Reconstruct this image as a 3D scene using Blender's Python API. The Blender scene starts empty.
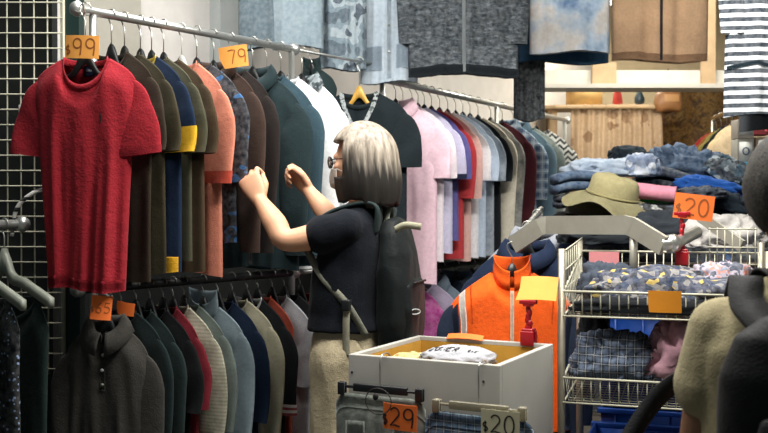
import bpy, bmesh, math, random
from mathutils import Vector, Matrix, noise
PI = math.pi
FPX = 1000.0
CAMZ = 1.32
HOR = 206.0
scene = bpy.context.scene
COL = scene.collection

def P(px, py, d):
    return Vector(((px - 384) / FPX * d, d, CAMZ + (HOR - py) / FPX * d))

# ------------------------------------------------------------------ objects
def props(o, label=None, cat=None, group=None, kind=None):
    if label: o['label'] = label
    if cat: o['category'] = cat
    if group: o['group'] = group
    if kind: o['kind'] = kind
    return o

def empty(name, loc=(0, 0, 0), rz=0.0, label=None, cat=None, group=None):
    o = bpy.data.objects.new(name, None)
    COL.objects.link(o)
    o.location = loc
    o.rotation_euler = (0, 0, rz)
    o.empty_display_size = 0.05
    return props(o, label, cat, group)

def mesh_obj(name, bm, mat, parent=None, smooth=True, loc=None, rz=None):
    me = bpy.data.meshes.new(name)
    bmesh.ops.recalc_face_normals(bm, faces=bm.faces[:])
    bm.to_mesh(me)
    bm.free()
    if smooth:
        for p in me.polygons: p.use_smooth = True
    return link_mesh(name, me, mat, parent, loc, rz)

def link_mesh(name, me, mat, parent=None, loc=None, rz=None):
    o = bpy.data.objects.new(name, me)
    COL.objects.link(o)
    if mat:
        for m in (mat if isinstance(mat, (list, tuple)) else [mat]): me.materials.append(m)
    if parent: o.parent = parent
    if loc is not None: o.location = loc
    if rz is not None: o.rotation_euler = (0, 0, rz)
    return o

def BM(): return bmesh.new()

def add_box(bm, c, s, rot=None, bevel=0.0):
    r = bmesh.ops.create_cube(bm, size=1.0)
    vs = r['verts']
    for v in vs:
        v.co = Vector((v.co.x * s[0], v.co.y * s[1], v.co.z * s[2]))
    if bevel > 0:
        es = list({e for v in vs for e in v.link_edges})
        rb = bmesh.ops.bevel(bm, geom=es, offset=bevel, segments=2, affect='EDGES', profile=0.6)
        vs = list({v for f in rb['faces'] for v in f.verts} | {v for v in vs if v.is_valid})
    for v in vs:
        co = v.co.copy()
        if rot is not None: co = rot @ co
        v.co = co + Vector(c)

def frames(path):
    n = len(path)
    ts = []
    for i in range(n):
        a = path[max(0, i - 1)]; b = path[min(n - 1, i + 1)]
        t = (b - a)
        ts.append(t.normalized() if t.length > 1e-9 else Vector((0, 0, 1)))
    up = Vector((0, 0, 1))
    if abs(ts[0].dot(up)) > 0.9: up = Vector((1, 0, 0))
    nrm = (up - ts[0] * up.dot(ts[0])).normalized()
    out = []
    for t in ts:
        nrm = (nrm - t * nrm.dot(t))
        nrm = nrm.normalized() if nrm.length > 1e-6 else t.orthogonal().normalized()
        out.append((t, nrm, t.cross(nrm)))
    return out

def add_tube(bm, path, r, n=8, cap=True):
    path = [Vector(p) for p in path]
    rs = r if isinstance(r, (list, tuple)) else [r] * len(path)
    rings = []
    for p, (t, a, b), rr in zip(path, frames(path), rs):
        rings.append([bm.verts.new(p + a * rr * math.cos(2 * PI * k / n) + b * rr * math.sin(2 * PI * k / n)) for k in range(n)])
    for i in range(len(rings) - 1):
        for k in range(n):
            bm.faces.new((rings[i][k], rings[i][(k + 1) % n], rings[i + 1][(k + 1) % n], rings[i + 1][k]))
    if cap:
        bm.faces.new(rings[0][::-1]); bm.faces.new(rings[-1])

def add_loft(bm, rings, cap=True, closed=True):
    vr = [[bm.verts.new(Vector(p)) for p in ring] for ring in rings]
    n = len(vr[0])
    for i in range(len(vr) - 1):
        for k in range(n if closed else n - 1):
            bm.faces.new((vr[i][k], vr[i][(k + 1) % n], vr[i + 1][(k + 1) % n], vr[i + 1][k]))
    if cap and closed:
        bm.faces.new(vr[0][::-1]); bm.faces.new(vr[-1])
    return vr

def add_ellipsoid(bm, c, r, R=None, seg=20, rng=14):
    res = bmesh.ops.create_uvsphere(bm, u_segments=seg, v_segments=rng, radius=1.0)
    for v in res['verts']:
        co = Vector((v.co.x * r[0], v.co.y * r[1], v.co.z * r[2]))
        if R is not None: co = R @ co
        v.co = co + Vector(c)

def add_cyl(bm, a, b, r, n=14):
    add_tube(bm, [a, b], r, n)

def add_prism(bm, pts, off, thick):
    """pts: list of Vector polygon, extruded by vector thick, starting at off"""
    a = [bm.verts.new(p + off) for p in pts]
    b = [bm.verts.new(p + off + thick) for p in pts]
    n = len(pts)
    bm.faces.new(a); bm.faces.new(b[::-1])
    for i in range(n):
        bm.faces.new((a[i], b[i], b[(i + 1) % n], a[(i + 1) % n]))

def smoothpath(pts, sub=6):
    pts = [Vector(p) for p in pts]
    out = []
    n = len(pts)
    for i in range(n - 1):
        p0 = pts[max(0, i - 1)]; p1 = pts[i]; p2 = pts[i + 1]; p3 = pts[min(n - 1, i + 2)]
        for k in range(sub):
            t = k / sub
            out.append(0.5 * ((2 * p1) + (p2 - p0) * t + (2 * p0 - 5 * p1 + 4 * p2 - p3) * t * t + (3 * p1 - p0 - 3 * p2 + p3) * t ** 3))
    out.append(pts[-1])
    return out

def fuse(bm, voxel=0.006, smooth=3, disp=None):
    me = bpy.data.meshes.new('tmp'); bmesh.ops.recalc_face_normals(bm, faces=bm.faces[:]); bm.to_mesh(me); bm.free()
    o = bpy.data.objects.new('tmp', me); COL.objects.link(o)
    m = o.modifiers.new('r', 'REMESH'); m.mode = 'VOXEL'; m.voxel_size = voxel
    if smooth:
        s = o.modifiers.new('s', 'SMOOTH'); s.factor = 0.5; s.iterations = smooth
    dg = bpy.context.evaluated_depsgraph_get()
    out = bpy.data.meshes.new_from_object(o.evaluated_get(dg))
    bpy.data.objects.remove(o)
    for p in out.polygons: p.use_smooth = True
    if disp:
        for v in out.vertices: v.co = disp(v.co.copy(), v.normal.copy())
    return out

# ------------------------------------------------------------------ materials
def lin(h):
    h = h.lstrip('#')
    c = [int(h[i:i + 2], 16) / 255 for i in (0, 2, 4)]
    return tuple((x / 12.92 if x <= 0.04045 else ((x + 0.055) / 1.055) ** 2.4) for x in c) + (1.0,)

class NT:
    def __init__(s, name):
        s.m = bpy.data.materials.new(name); s.m.use_nodes = True
        s.t = s.m.node_tree; s.b = s.t.nodes['Principled BSDF']
    def n(s, typ, **kw):
        x = s.t.nodes.new(typ)
        for k, v in kw.items():
            if k.startswith('i_'):
                x.inputs[k[2:].replace('_', ' ')].default_value = v
            else: setattr(x, k, v)
        return x
    def l(s, a, b): s.t.links.new(a, b)
    def coord(s, scale=(1, 1, 1), rot=(0, 0, 0)):
        tc = s.n('ShaderNodeTexCoord'); mp = s.n('ShaderNodeMapping')
        mp.inputs['Scale'].default_value = scale; mp.inputs['Rotation'].default_value = rot
        s.l(tc.outputs['Object'], mp.inputs['Vector'])
        return mp.outputs['Vector']
    def noise(s, v, scale, detail=3, rough=0.5):
        x = s.n('ShaderNodeTexNoise'); s.l(v, x.inputs['Vector'])
        x.inputs['Scale'].default_value = scale; x.inputs['Detail'].default_value = detail; x.inputs['Roughness'].default_value = rough
        return x.outputs['Fac']
    def math(s, op, a, b=None, c=None):
        x = s.n('ShaderNodeMath', operation=op)
        for i, q in enumerate((a, b, c)):
            if q is None: continue
            if isinstance(q, (int, float)): x.inputs[i].default_value = q
            else: s.l(q, x.inputs[i])
        return x.outputs[0]
    def xyz(s, v):
        x = s.n('ShaderNodeSeparateXYZ'); s.l(v, x.inputs[0]); return x.outputs
    def ramp(s, f, stops, interp='LINEAR'):
        x = s.n('ShaderNodeValToRGB'); x.color_ramp.interpolation = interp
        e = x.color_ramp.elements
        while len(e) < len(stops): e.new(0.5)
        for el, (p, c) in zip(e, stops):
            el.position = p; el.color = lin(c) if isinstance(c, str) else c
        s.l(f, x.inputs['Fac']); return x.outputs['Color']
    def mix(s, f, a, b, mode='MIX'):
        x = s.n('ShaderNodeMix', data_type='RGBA', blend_type=mode)
        for i, q in ((0, f), (6, a), (7, b)):
            if isinstance(q, str): x.inputs[i].default_value = lin(q)
            elif isinstance(q, (int, float)): x.inputs[i].default_value = q
            elif isinstance(q, tuple): x.inputs[i].default_value = q
            else: s.l(q, x.inputs[i])
        return x.outputs[2]
    def bump(s, h, strength=0.2, dist=0.002):
        x = s.n('ShaderNodeBump'); x.inputs['Strength'].default_value = strength; x.inputs['Distance'].default_value = dist
        s.l(h, x.inputs['Height']); s.l(x.outputs['Normal'], s.b.inputs['Normal'])
    def color(s, c):
        if isinstance(c, str): s.b.inputs['Base Color'].default_value = lin(c)
        else: s.l(c, s.b.inputs['Base Color'])
    def set(s, **kw):
        for k, v in kw.items(): s.b.inputs[k.replace('_', ' ')].default_value = v

def mul(h, k):
    c = lin(h); return (min(1, c[0] * k), min(1, c[1] * k), min(1, c[2] * k), 1)

_mats = {}
def fab(hexc, rough=0.92, var=0.14, bump=0.35, weave=260, sheen=0.04):
    """plain cloth, slightly uneven dye and a fine weave"""
    key = (hexc, rough, var, bump, weave)
    if key in _mats: return _mats[key]
    t = NT('cloth_' + hexc)
    v = t.coord()
    f = t.noise(v, 7, 4, 0.6)
    c = t.ramp(f, [(0.3, mul(hexc, 1 - var)), (0.7, mul(hexc, 1 + var))])
    f2 = t.noise(v, 90, 2)
    c = t.mix(0.18, c, t.ramp(f2, [(0.35, mul(hexc, 0.7)), (0.65, mul(hexc, 1.3))]))
    t.color(c); t.set(Roughness=rough)
    t.b.inputs['Sheen Weight'].default_value = sheen
    t.b.inputs['Specular IOR Level'].default_value = 0.2
    w = t.noise(v, weave, 2)
    w2 = t.noise(v, 22, 4, 0.6)
    t.bump(t.math('ADD', w, t.math('MULTIPLY', w2, 2.0)), bump, 0.004)
    _mats[key] = t.m
    return t.m

def fab_pat(name, colour_fn, rough=0.9, bump=0.3):
    if name in _mats: return _mats[name]
    t = NT('cloth_' + name)
    c = colour_fn(t)
    v = t.coord()
    c = t.mix(0.12, c, t.ramp(t.noise(v, 60, 2), [(0.3, '202020'), (0.7, 'e0e0e0')]))
    t.color(c); t.set(Roughness=rough); t.b.inputs['Specular IOR Level'].default_value = 0.2
    t.bump(t.math('ADD', t.noise(v, 220, 2), t.math('MULTIPLY', t.noise(v, 20, 3), 2.0)), bump, 0.004)
    _mats[name] = t.m
    return t.m

def stripes(name, c1, c2, period, duty=0.5, axis=2, phase=0.0):
    def fn(t):
        x = t.xyz(t.coord())[axis]
        f = t.math('FRACT', t.math('ADD', t.math('DIVIDE', x, period), 50.0 + phase))
        return t.mix(t.math('GREATER_THAN', f, duty), c1, c2)
    return fab_pat(name, fn)

def plaid(name, base, bars, period=0.05, w=0.35, light=None):
    def fn(t):
        v = t.xyz(t.coord())
        out = None
        masks = []
        for ax in (0, 2):
            f = t.math('FRACT', t.math('ADD', t.math('DIVIDE', v[ax], period), 50.0))
            masks.append(t.math('LESS_THAN', f, w))
            f2 = t.math('FRACT', t.math('ADD', t.math('DIVIDE', v[ax], period), 50.3))
            masks.append(t.math('LESS_THAN', f2, 0.07))
        s = t.math('MULTIPLY', t.math('ADD', masks[0], masks[2]), 0.5)
        c = t.mix(s, base, bars)
        s2 = t.math('MULTIPLY', t.math('MAXIMUM', masks[1], masks[3]), 0.7)
        return t.mix(s2, c, light or 'ffffff')
    return fab_pat(name, fn)

def blotch(name, stops, scale=9, detail=2, rough=0.55, interp='CONSTANT', stretch=(1, 1, 1)):
    def fn(t):
        return t.ramp(t.noise(t.coord(stretch), scale, detail, rough), stops, interp)
    return fab_pat(name, fn)

def cells(name, stops, scale=26, interp='CONSTANT'):
    def fn(t):
        vo = t.n('ShaderNodeTexVoronoi'); vo.inputs['Scale'].default_value = scale
        v = t.coord(); t.l(v, vo.inputs['Vector'])
        return t.ramp(t.xyz(vo.outputs['Color'])[0], stops, interp)
    return fab_pat(name, fn)

def sparkle(name, base, dot, scale=90):
    def fn(t):
        vo = t.n('ShaderNodeTexVoronoi'); vo.inputs['Scale'].default_value = scale
        t.l(t.coord(), vo.inputs['Vector'])
        near = t.math('LESS_THAN', vo.outputs['Distance'], 0.28)
        few = t.math('GREATER_THAN', t.xyz(vo.outputs['Color'])[0], 0.55)
        return t.mix(t.math('MULTIPLY', near, few), base, dot)
    return fab_pat(name, fn, rough=0.6)

def chevron(name, c1, c2, per=0.03):
    def fn(t):
        v = t.xyz(t.coord())
        tri = t.math('PINGPONG', v[0], 0.025)
        f = t.math('FRACT', t.math('ADD', t.math('DIVIDE', t.math('ADD', v[2], tri), per), 50.0))
        return t.mix(t.math('GREATER_THAN', f, 0.5), c1, c2)
    return fab_pat(name, fn)

def plain(name, hexc, rough=0.5, metal=0.0, var=0.1, scale=8, bump=0.0, spec=0.5, coat=0.0):
    key = ('plain', name)
    if key in _mats: return _mats[key]
    t = NT(name); v = t.coord()
    t.color(t.ramp(t.noise(v, scale, 5, 0.6), [(0.3, mul(hexc, 1 - var)), (0.7, mul(hexc, 1 + var))]))
    t.set(Roughness=rough, Metallic=metal); t.b.inputs['Specular IOR Level'].default_value = spec
    if coat: t.b.inputs['Coat Weight'].default_value = coat
    if bump: t.bump(t.noise(v, scale * 12, 3), bump, 0.002)
    _mats[key] = t.m
    return t.m

M = {}
M['darksteel'] = plain('black_steel', '1d1f20', 0.5, 0.3, 0.1, 14)
M['steel'] = plain('galvanised_steel', 'b4b6b2', 0.38, 0.75, 0.12, 14)
M['chrome'] = plain('chrome_wire', 'c9c8c0', 0.28, 0.85, 0.1, 20)
M['wire_white'] = plain('coated_wire', 'b9b7a2', 0.5, 0.1, 0.1, 20)
M['post'] = plain('worn_post', '8a8474', 0.4, 0.6, 0.15, 14)
M['bar'] = plain('brushed_bar', 'aaa79a', 0.45, 0.5, 0.1, 12)
M['blackplastic'] = plain('black_plastic', '171a1c', 0.45, 0, 0.15, 20)
M['greyplastic'] = plain('grey_plastic', '7f8478', 0.5, 0, 0.1, 20)
M['whiteplastic'] = plain('white_plastic', 'd6d6d0', 0.4, 0, 0.06, 20)
M['redplastic'] = plain('red_plastic', 'a81420', 0.35, 0, 0.1, 20)
M['yellowplastic'] = plain('yellow_plastic', 'd9a94e', 0.45, 0, 0.1, 20)
M['ink'] = plain('black_ink', '1c1614', 0.7, 0, 0.1, 20)
M['faintink'] = plain('faded_ink', '94501f', 0.8, 0, 0.15, 20)
M['card_yellow'] = plain('orange_yellow_card', 'f5a94e', 0.8, 0, 0.06, 12)
M['card_orange'] = plain('orange_card', 'f8782e', 0.8, 0, 0.06, 12)
M['card_amber'] = plain('amber_card', 'e8941e', 0.8, 0, 0.06, 12)
M['card_pink'] = plain('pink_card', 'd98a8c', 0.8, 0, 0.08, 12)
M['card_cream'] = plain('cream_card', 'cfc9a8', 0.8, 0, 0.06, 12)
def skin_mat(name, hexc):
    t = NT(name); v = t.coord()
    t.color(t.ramp(t.noise(v, 18, 4), [(0.3, mul(hexc, 0.9)), (0.7, mul(hexc, 1.08))]))
    t.set(Roughness=0.55)
    t.b.inputs['Subsurface Weight'].default_value = 0.12
    t.b.inputs['Subsurface Radius'].default_value = (0.02, 0.008, 0.004)
    t.bump(t.noise(v, 120, 3), 0.15, 0.001)
    return t.m
M['skin'] = skin_mat('fair_skin', 'd9a583')
M['skin_dark'] = skin_mat('tanned_skin', '8d6549')

# ------------------------------------------------------------------ handwriting
def arc(cx, cy, rx, ry, a0, a1, n=14):
    return [(cx + rx * math.cos(math.radians(a0 + (a1 - a0) * i / n)), cy + ry * math.sin(math.radians(a0 + (a1 - a0) * i / n))) for i in range(n + 1)]
GLYPH = {
    '$': [arc(.28, .68, .2, .17, 50, 270) + arc(.28, .33, .2, .18, 90, -130), [(.28, 1.02), (.28, -.02)]],
    '2': [arc(.28, .72, .26, .26, 160, -40) + [(.02, .02), (.3, .08), (.6, .02)]],
    '0': [arc(.3, .5, .27, .5, 100, 470, 22)],
    '9': [arc(.28, .7, .25, .28, 20, 380, 18) + [(.52, .4), (.47, 0)]],
    '7': [[(.02, .95), (.3, 1.0), (.58, .96), (.42, .5), (.3, 0)]],
    '6': [[(.5, 1), (.22, .7), (.06, .35)] + arc(.3, .26, .24, .26, 160, 520, 18)],
    '5': [[(.55, 1), (.12, 1), (.1, .58)] + arc(.28, .33, .27, .3, 110, -140)],
    'J': [[(.1, 1), (.6, 1)], [(.4, 1), (.4, .25)] + arc(.22, .22, .18, .22, 0, -150)],
    'O': [arc(.3, .5, .28, .5, 90, 450, 20)],
    'N': [[(.02, 0), (.05, 1), (.55, 0), (.58, 1)]],
    'E': [[(.55, 1), (.05, 1), (.05, 0), (.55, 0)], [(.05, .52), (.45, .52)]],
    'R': [[(.05, 0), (.05, 1)] + arc(.25, .74, .3, .26, 90, -90) + [(.05, .48)], [(.25, .48), (.58, 0)]],
    'A': [[(.02, 0), (.3, 1), (.58, 0)], [(.13, .38), (.47, .38)]],
}
def lettering(text, h, mat, parent, place, stroke=0.05, adv=0.78, name='lettering', small_first=False):
    """place(x, z) -> local point on the carrier, slightly in front; strokes joined in one mesh"""
    bm = BM(); x0 = 0.0
    for i, ch in enumerate(text):
        g = GLYPH.get(ch)
        hh = h * (0.62 if (small_first and i == 0) else 1.0)
        if g:
            for line in g:
                pts = [(x0 + p[0] * hh, p[1] * hh) for p in line]
                for a in range(len(pts)):
                    pass
                L = []; Rr = []
                for a in range(len(pts)):
                    p = pts[a]; q0 = pts[max(0, a - 1)]; q1 = pts[min(len(pts) - 1, a + 1)]
                    dx, dz = q1[0] - q0[0], q1[1] - q0[1]; ln = math.hypot(dx, dz) or 1
                    nx, nz = -dz / ln * stroke * h, dx / ln * stroke * h
                    L.append(bm.verts.new(place(p[0] + nx, p[1] + nz))); Rr.append(bm.verts.new(place(p[0] - nx, p[1] - nz)))
                for a in range(len(pts) - 1):
                    bm.faces.new((L[a], L[a + 1], Rr[a + 1], Rr[a]))
        x0 += hh * adv
    return mesh_obj(name, bm, mat, parent, smooth=False)

def price_card(loc, w, h, mat, rz, label, text=None, ink='ink', tilt=0.0, roll=0.0, cut=None, th=None, stroke=0.04, bend=0.006, group='price cards', tx=None):
    """thin bent card facing local -y; origin at its middle"""
    root = empty('price_card', loc, rz, label, 'price card', group)
    root.rotation_euler = (tilt, roll, rz)
    bm = BM(); n = 10
    def y(x): return bend * ((2 * x / w) ** 2) - 0.0
    outl = []
    rows = []
    for side in (0, 1):
        g = []
        for j in range(5):
            row = []
            for i in range(n + 1):
                u = i / n - 0.5; vv = j / 4 - 0.5
                x = u * w; z = vv * h
                if cut and z < 0: x = x * (1 - cut * (-z / h) * (1 if u < 0 else 0))
                row.append(bm.verts.new((x, y(x) + side * 0.0012, z)))
            g.append(row)
        rows.append(g)
        for j in range(4):
            for i in range(n):
                f = (g[j][i], g[j][i + 1], g[j + 1][i + 1], g[j + 1][i])
                bm.faces.new(f if side == 0 else f[::-1])
    a, b = rows
    edge = [(0, i) for i in range(n)] + [(j, n) for j in range(4)] + [(4, i) for i in range(n, 0, -1)] + [(j, 0) for j in range(4, 0, -1)]
    for k in range(len(edge)):
        p, q = edge[k], edge[(k + 1) % len(edge)]
        bm.faces.new((a[p[0]][p[1]], b[p[0]][p[1]], b[q[0]][q[1]], a[q[0]][q[1]]))
    mesh_obj('card', bm, M[mat], root, smooth=False)
    if text:
        hh = th or h * 0.55
        tw = sum(0.62 if (i == 0 and text[0] == '$') else 1 for i in range(len(text))) * hh * 0.78
        ox = -tw / 2 if tx is None else tx
        lettering(text, hh, M[ink], root, lambda x, z: Vector((ox + x, y(ox + x) - 0.0008, z - hh / 2)), stroke, small_first=text[0] == '$')
    return root
# ------------------------------------------------------------------ garments and hangers
def sstep(a, b, x):
    t = max(0.0, min(1.0, (x - a) / (b - a))); return t * t * (3 - 2 * t)

class Garment:
    """hollow cloth tube hung by the shoulders. Local frame: origin at the neck on the shoulder line, -y is the front."""
    def __init__(s, hw=0.21, length=0.74, drop=0.065, nw=0.36, nd=0.06, th=0.024, hem=1.0, fold=0.009, seed=0, nf=3.0, waist=1.0, rnd=0.032):
        s.rnd = rnd
        s.hw, s.length, s.drop, s.nw, s.nd, s.th, s.hem, s.fold, s.nf, s.waist = hw, length, drop, nw, nd, th, hem, fold, nf, waist
        r = random.Random(seed); s.r = r
        s.ph = [r.uniform(0, 6.28) for _ in range(6)]
    def ztop(s, u, side):
        a = abs(u)
        z = -s.drop * max(0, a - s.nw) / (1 - s.nw) - s.rnd * a ** 9
        if a < s.nw:
            k = math.sqrt(max(0, 1 - (a / s.nw) ** 2))
            z -= (s.nd if side < 0 else 0.012) * k
        return z
    def surf(s, u, v, side, off=0.0):
        w = s.hw * (1 + (s.hem - 1) * v) * (1 - (1 - s.waist) * math.sin(PI * min(1, v * 1.1)))
        w *= 1 - 0.045 * sstep(0.0, 0.25, v)
        x = u * w
        zt = s.ztop(u, side)
        zh = -s.length + 0.008 * math.sin(3 * u + s.ph[0])
        z = zt + (zh - zt) * v
        a = abs(u)
        prof = math.sqrt(max(0.0, 1 - a ** 3))
        depth = (zt - z)
        ramp = sstep(-0.012, 0.07, depth) - sstep(-0.012, 0.07, 0) * (1 if a >= s.nw else 0.0) * (1 - sstep(0, 0.05, depth))
        if a < s.nw: ramp = max(ramp, 0.75 * math.sqrt(max(0, 1 - (a / s.nw) ** 2)))
        y = side * s.th * prof * max(0.0, ramp)
        g = sstep(0.06, 0.55, depth)
        f = (math.sin(s.nf * PI * u + s.ph[1] + 0.9 * v) * 0.6 + math.sin(s.nf * 1.9 * PI * u + s.ph[2] - 0.7 * v) * 0.3 + math.sin(2.1 * u + s.ph[3] + 2.2 * v) * 0.5)
        y += s.fold * f * g
        y += s.fold * 0.35 * math.sin(s.nf * 2.3 * u * PI + s.ph[4] + side + v * 3) * g * prof
        # small drag lines from the shoulders
        y += 0.0035 * side * math.sin(14 * (a - 0.8 * depth) + s.ph[5]) * sstep(0.03, 0.1, depth) * (1 - sstep(0.2, 0.45, depth)) * prof
        return Vector((x, y + side * off, z))
    def body(s, nu=34, nv=30):
        bm = BM()
        for side in (-1, 1):
            g = []
            for j in range(nv + 1):
                v = (j / nv) ** 1.35
                g.append([bm.verts.new(s.surf(-1 + 2 * i / nu, v, side)) for i in range(nu + 1)])
            for j in range(nv):
                for i in range(nu):
                    q = (g[j][i], g[j][i + 1], g[j + 1][i + 1], g[j + 1][i])
                    bm.faces.new(q if side < 0 else q[::-1])
        bmesh.ops.remove_doubles(bm, verts=bm.verts[:], dist=0.0006)
        return bm
    def patch(s, u0, u1, v0, v1, off=0.003, nu=4, nv=20, side=-1, skew=0.0):
        bm = BM(); g = []
        for j in range(nv + 1):
            t = j / nv; v = v0 + (v1 - v0) * t
            g.append([bm.verts.new(s.surf(u0 + (u1 - u0) * i / nu + skew * t, v, side, off)) for i in range(nu + 1)])
        for j in range(nv):
            for i in range(nu): bm.faces.new((g[j][i], g[j][i + 1], g[j + 1][i + 1], g[j + 1][i]))
        r = bmesh.ops.solidify(bm, geom=bm.faces[:], thickness=0.0015)
        return bm
    def sleeve(s, sg, kind, flare=0.0, seed=0, part=(0.0, 1.0), grow=0.0, n=20):
        hw, zs = s.hw, -s.drop
        if kind == 'short':
            path = [(hw - .070, zs - .055), (hw - .044, zs - .085), (hw - .030, zs - .130), (hw - .024 + flare, zs - .18), (hw - .022 + flare * 1.6, zs - .245)]
            A = [.060, .078, .084, .081, .077]; B = [.007, .012, .017, .018, .018]
        elif kind == 'half':
            path = [(hw - .070, zs - .055), (hw - .044, zs - .085), (hw - .030, zs - .130), (hw - .024 + flare, zs - .21), (hw - .024 + flare * 1.6, zs - .33)]
            A = [.060, .078, .082, .075, .067]; B = [.007, .012, .017, .018, .018]
        else:
            path = [(hw - .070, zs - .055), (hw - .044, zs - .085), (hw - .032, zs - .13), (hw - .026 + flare, zs - .25), (hw - .024 + flare * 1.3, zs - .40), (hw - .022 + flare * 1.2, zs - .57)]
            A = [.060, .076, .080, .070, .058, .046]; B = [.007, .012, .017, .018, .017, .016]
        pts = smoothpath([Vector((a, 0, b)) for a, b in path], 5)
        m = len(pts); k = len(A) - 1
        bm = BM(); rings = []
        i0, i1 = int(round(part[0] * (m - 1))), int(round(part[1] * (m - 1)))
        r = random.Random(seed + (7 if sg > 0 else 3)); p1, p2 = r.uniform(0, 6), r.uniform(0, 6)
        yk = r.uniform(-0.012, 0.004)
        for i in range(i0, i1 + 1):
            t = i / (m - 1) * k; a = int(min(k - 1, t)); fr = t - a
            aa = A[a] + (A[a + 1] - A[a]) * fr + grow; bb = B[a] + (B[a + 1] - B[a]) * fr + grow
            tg = (pts[min(m - 1, i + 1)] - pts[max(0, i - 1)]).normalized()
            pr = Vector((-tg.z, 0, tg.x))
            lv = i / (m - 1)
            ring = []
            for q in range(n):
                th = 2 * PI * q / n
                wob = 1 + 0.14 * lv * math.sin(3 * th + p1 + 3 * lv)
                c = pts[i] + pr * aa * math.cos(th) + Vector((0, 1, 0)) * (bb * math.sin(th) * wob + yk * lv + 0.007 * lv * math.sin(9 * lv + 3 * math.cos(th) + p2))
                c.x *= sg
                ring.append(c)
            rings.append(ring)
        add_loft(bm, rings, cap=False)
        return bm
    def collar(s, rows, gap=0.0, n=44, lower=0.0):
        """band round the neck hole; rows = [(outward, up), ...]; gap = half-opening at the front in radians"""
        bm = BM(); g = []
        for (o, h) in rows:
            ring = []
            for i in range(n + 1):
                ph = -PI + gap + (2 * PI - 2 * gap) * i / n if gap else -PI + 2 * PI * i / n
                # ph=+-pi at the front
                u = -s.nw * math.sin(ph)
                front = math.cos(ph) < 0
                z = s.ztop(max(-s.nw, min(s.nw, u)), -1 if front else 1)
                y = (-1 if front else 1) * s.th * 0.75 * abs(math.cos(ph))
                x = u * s.hw
                fl = abs(math.cos(ph)) if front else 0
                ring.append(bm.verts.new((x * (1 + o / (s.nw * s.hw)), y + (-1 if front else 1) * o * abs(math.cos(ph)) * 0.8, z + h - lower * fl ** 3 * (1 if o > 0.02 else 0))))
            g.append(ring)
        for j in range(len(rows) - 1):
            for i in range(n): bm.faces.new((g[j][i], g[j][i + 1], g[j + 1][i + 1], g[j + 1][i]))
        bmesh.ops.remove_doubles(bm, verts=bm.verts[:], dist=0.0004)
        bmesh.ops.solidify(bm, geom=bm.faces[:], thickness=0.0025)
        return bm

CREW = [(0.001, -0.018), (0.0035, -0.004), (0.0, 0.004)]
POLO = [(0.0, -0.006), (-0.004, 0.022), (0.004, 0.03), (0.02, 0.01), (0.034, -0.022)]
HIGH = [(0.002, -0.01), (0.0, 0.02), (-0.004, 0.05), (0.0, 0.058)]

def hang_garment(loc, rz, label, cat, body, sleeve='short', neck='crew', sleevemat=None, collarmat=None, hook=0.12, group=None, seed=0,
                 name='shirt', hanger='black', holder=None, flare=0.0, cuff=None, hemband=None, zipper=None, placket=False, cuffpart=0.9, panels=(), sleeveband=None, mass=True, hanger_label=None, **kw):
    """loc = point on the rail; the garment hangs `hook` below it. A hanger is a thing of its own."""
    G = Garment(seed=seed, **kw)
    root = empty(name, (loc[0], loc[1], loc[2] - hook), rz, label, cat, group)
    mesh_obj('body', G.body(), body, root)
    if sleeve != 'none':
        for sg in (-1, 1):
            mesh_obj('sleeve', G.sleeve(sg, sleeve, flare, seed), sleevemat or body, root)
            if cuff: mesh_obj('cuff', G.sleeve(sg, sleeve, flare, seed, (cuffpart, 1.0), 0.0025), cuff, root)
            if sleeveband: mesh_obj('sleeve_stripe', G.sleeve(sg, sleeve, flare, seed, (0.55, 0.78), 0.0025), sleeveband, root)
    cm = collarmat or body
    if neck == 'crew': mesh_obj('neckband', G.collar(CREW), cm, root)
    elif neck in ('polo', 'shirt'): mesh_obj('collar', G.collar(POLO, gap=0.16, lower=0.012), cm, root)
    elif neck == 'high': mesh_obj('collar', G.collar(HIGH, gap=0.12), cm, root)
    if placket:
        mesh_obj('placket', G.patch(-0.07, 0.07, 0.0, placket if placket is not True else 0.22, 0.002), cm, root)
        for k in range(3 if placket is True else 6):
            c = G.surf(0, (0.05 + 0.07 * k) if placket is True else 0.08 + 0.15 * k, -1, 0.005)
            bm = BM(); add_cyl(bm, c + Vector((0, 0.003, 0)), c + Vector((0, -0.002, 0)), 0.005, 10); mesh_obj('button', bm, M['whiteplastic'] if k % 2 else M['greyplastic'], root)
    if hemband: mesh_obj('hem_band', G.patch(-1, 1, 0.945, 1.0, 0.002, 34, 3), hemband, root); 
    if zipper: mesh_obj('zip', G.patch(-0.03, 0.03, 0.02, 0.99, 0.003, 2, 30), zipper, root)
    for (pn, u0, u1, v0, v1, m) in panels: mesh_obj(pn, G.patch(u0, u1, v0, v1, 0.003, 10, 16), m, root)
    if hanger: make_hanger((loc[0], loc[1], loc[2] - hook), rz, hanger, G.hw, G.drop, hook, hanger_label or ('%s hanger holding the %s' % (HCOL[hanger], holder or label)))
    return root, G

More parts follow.
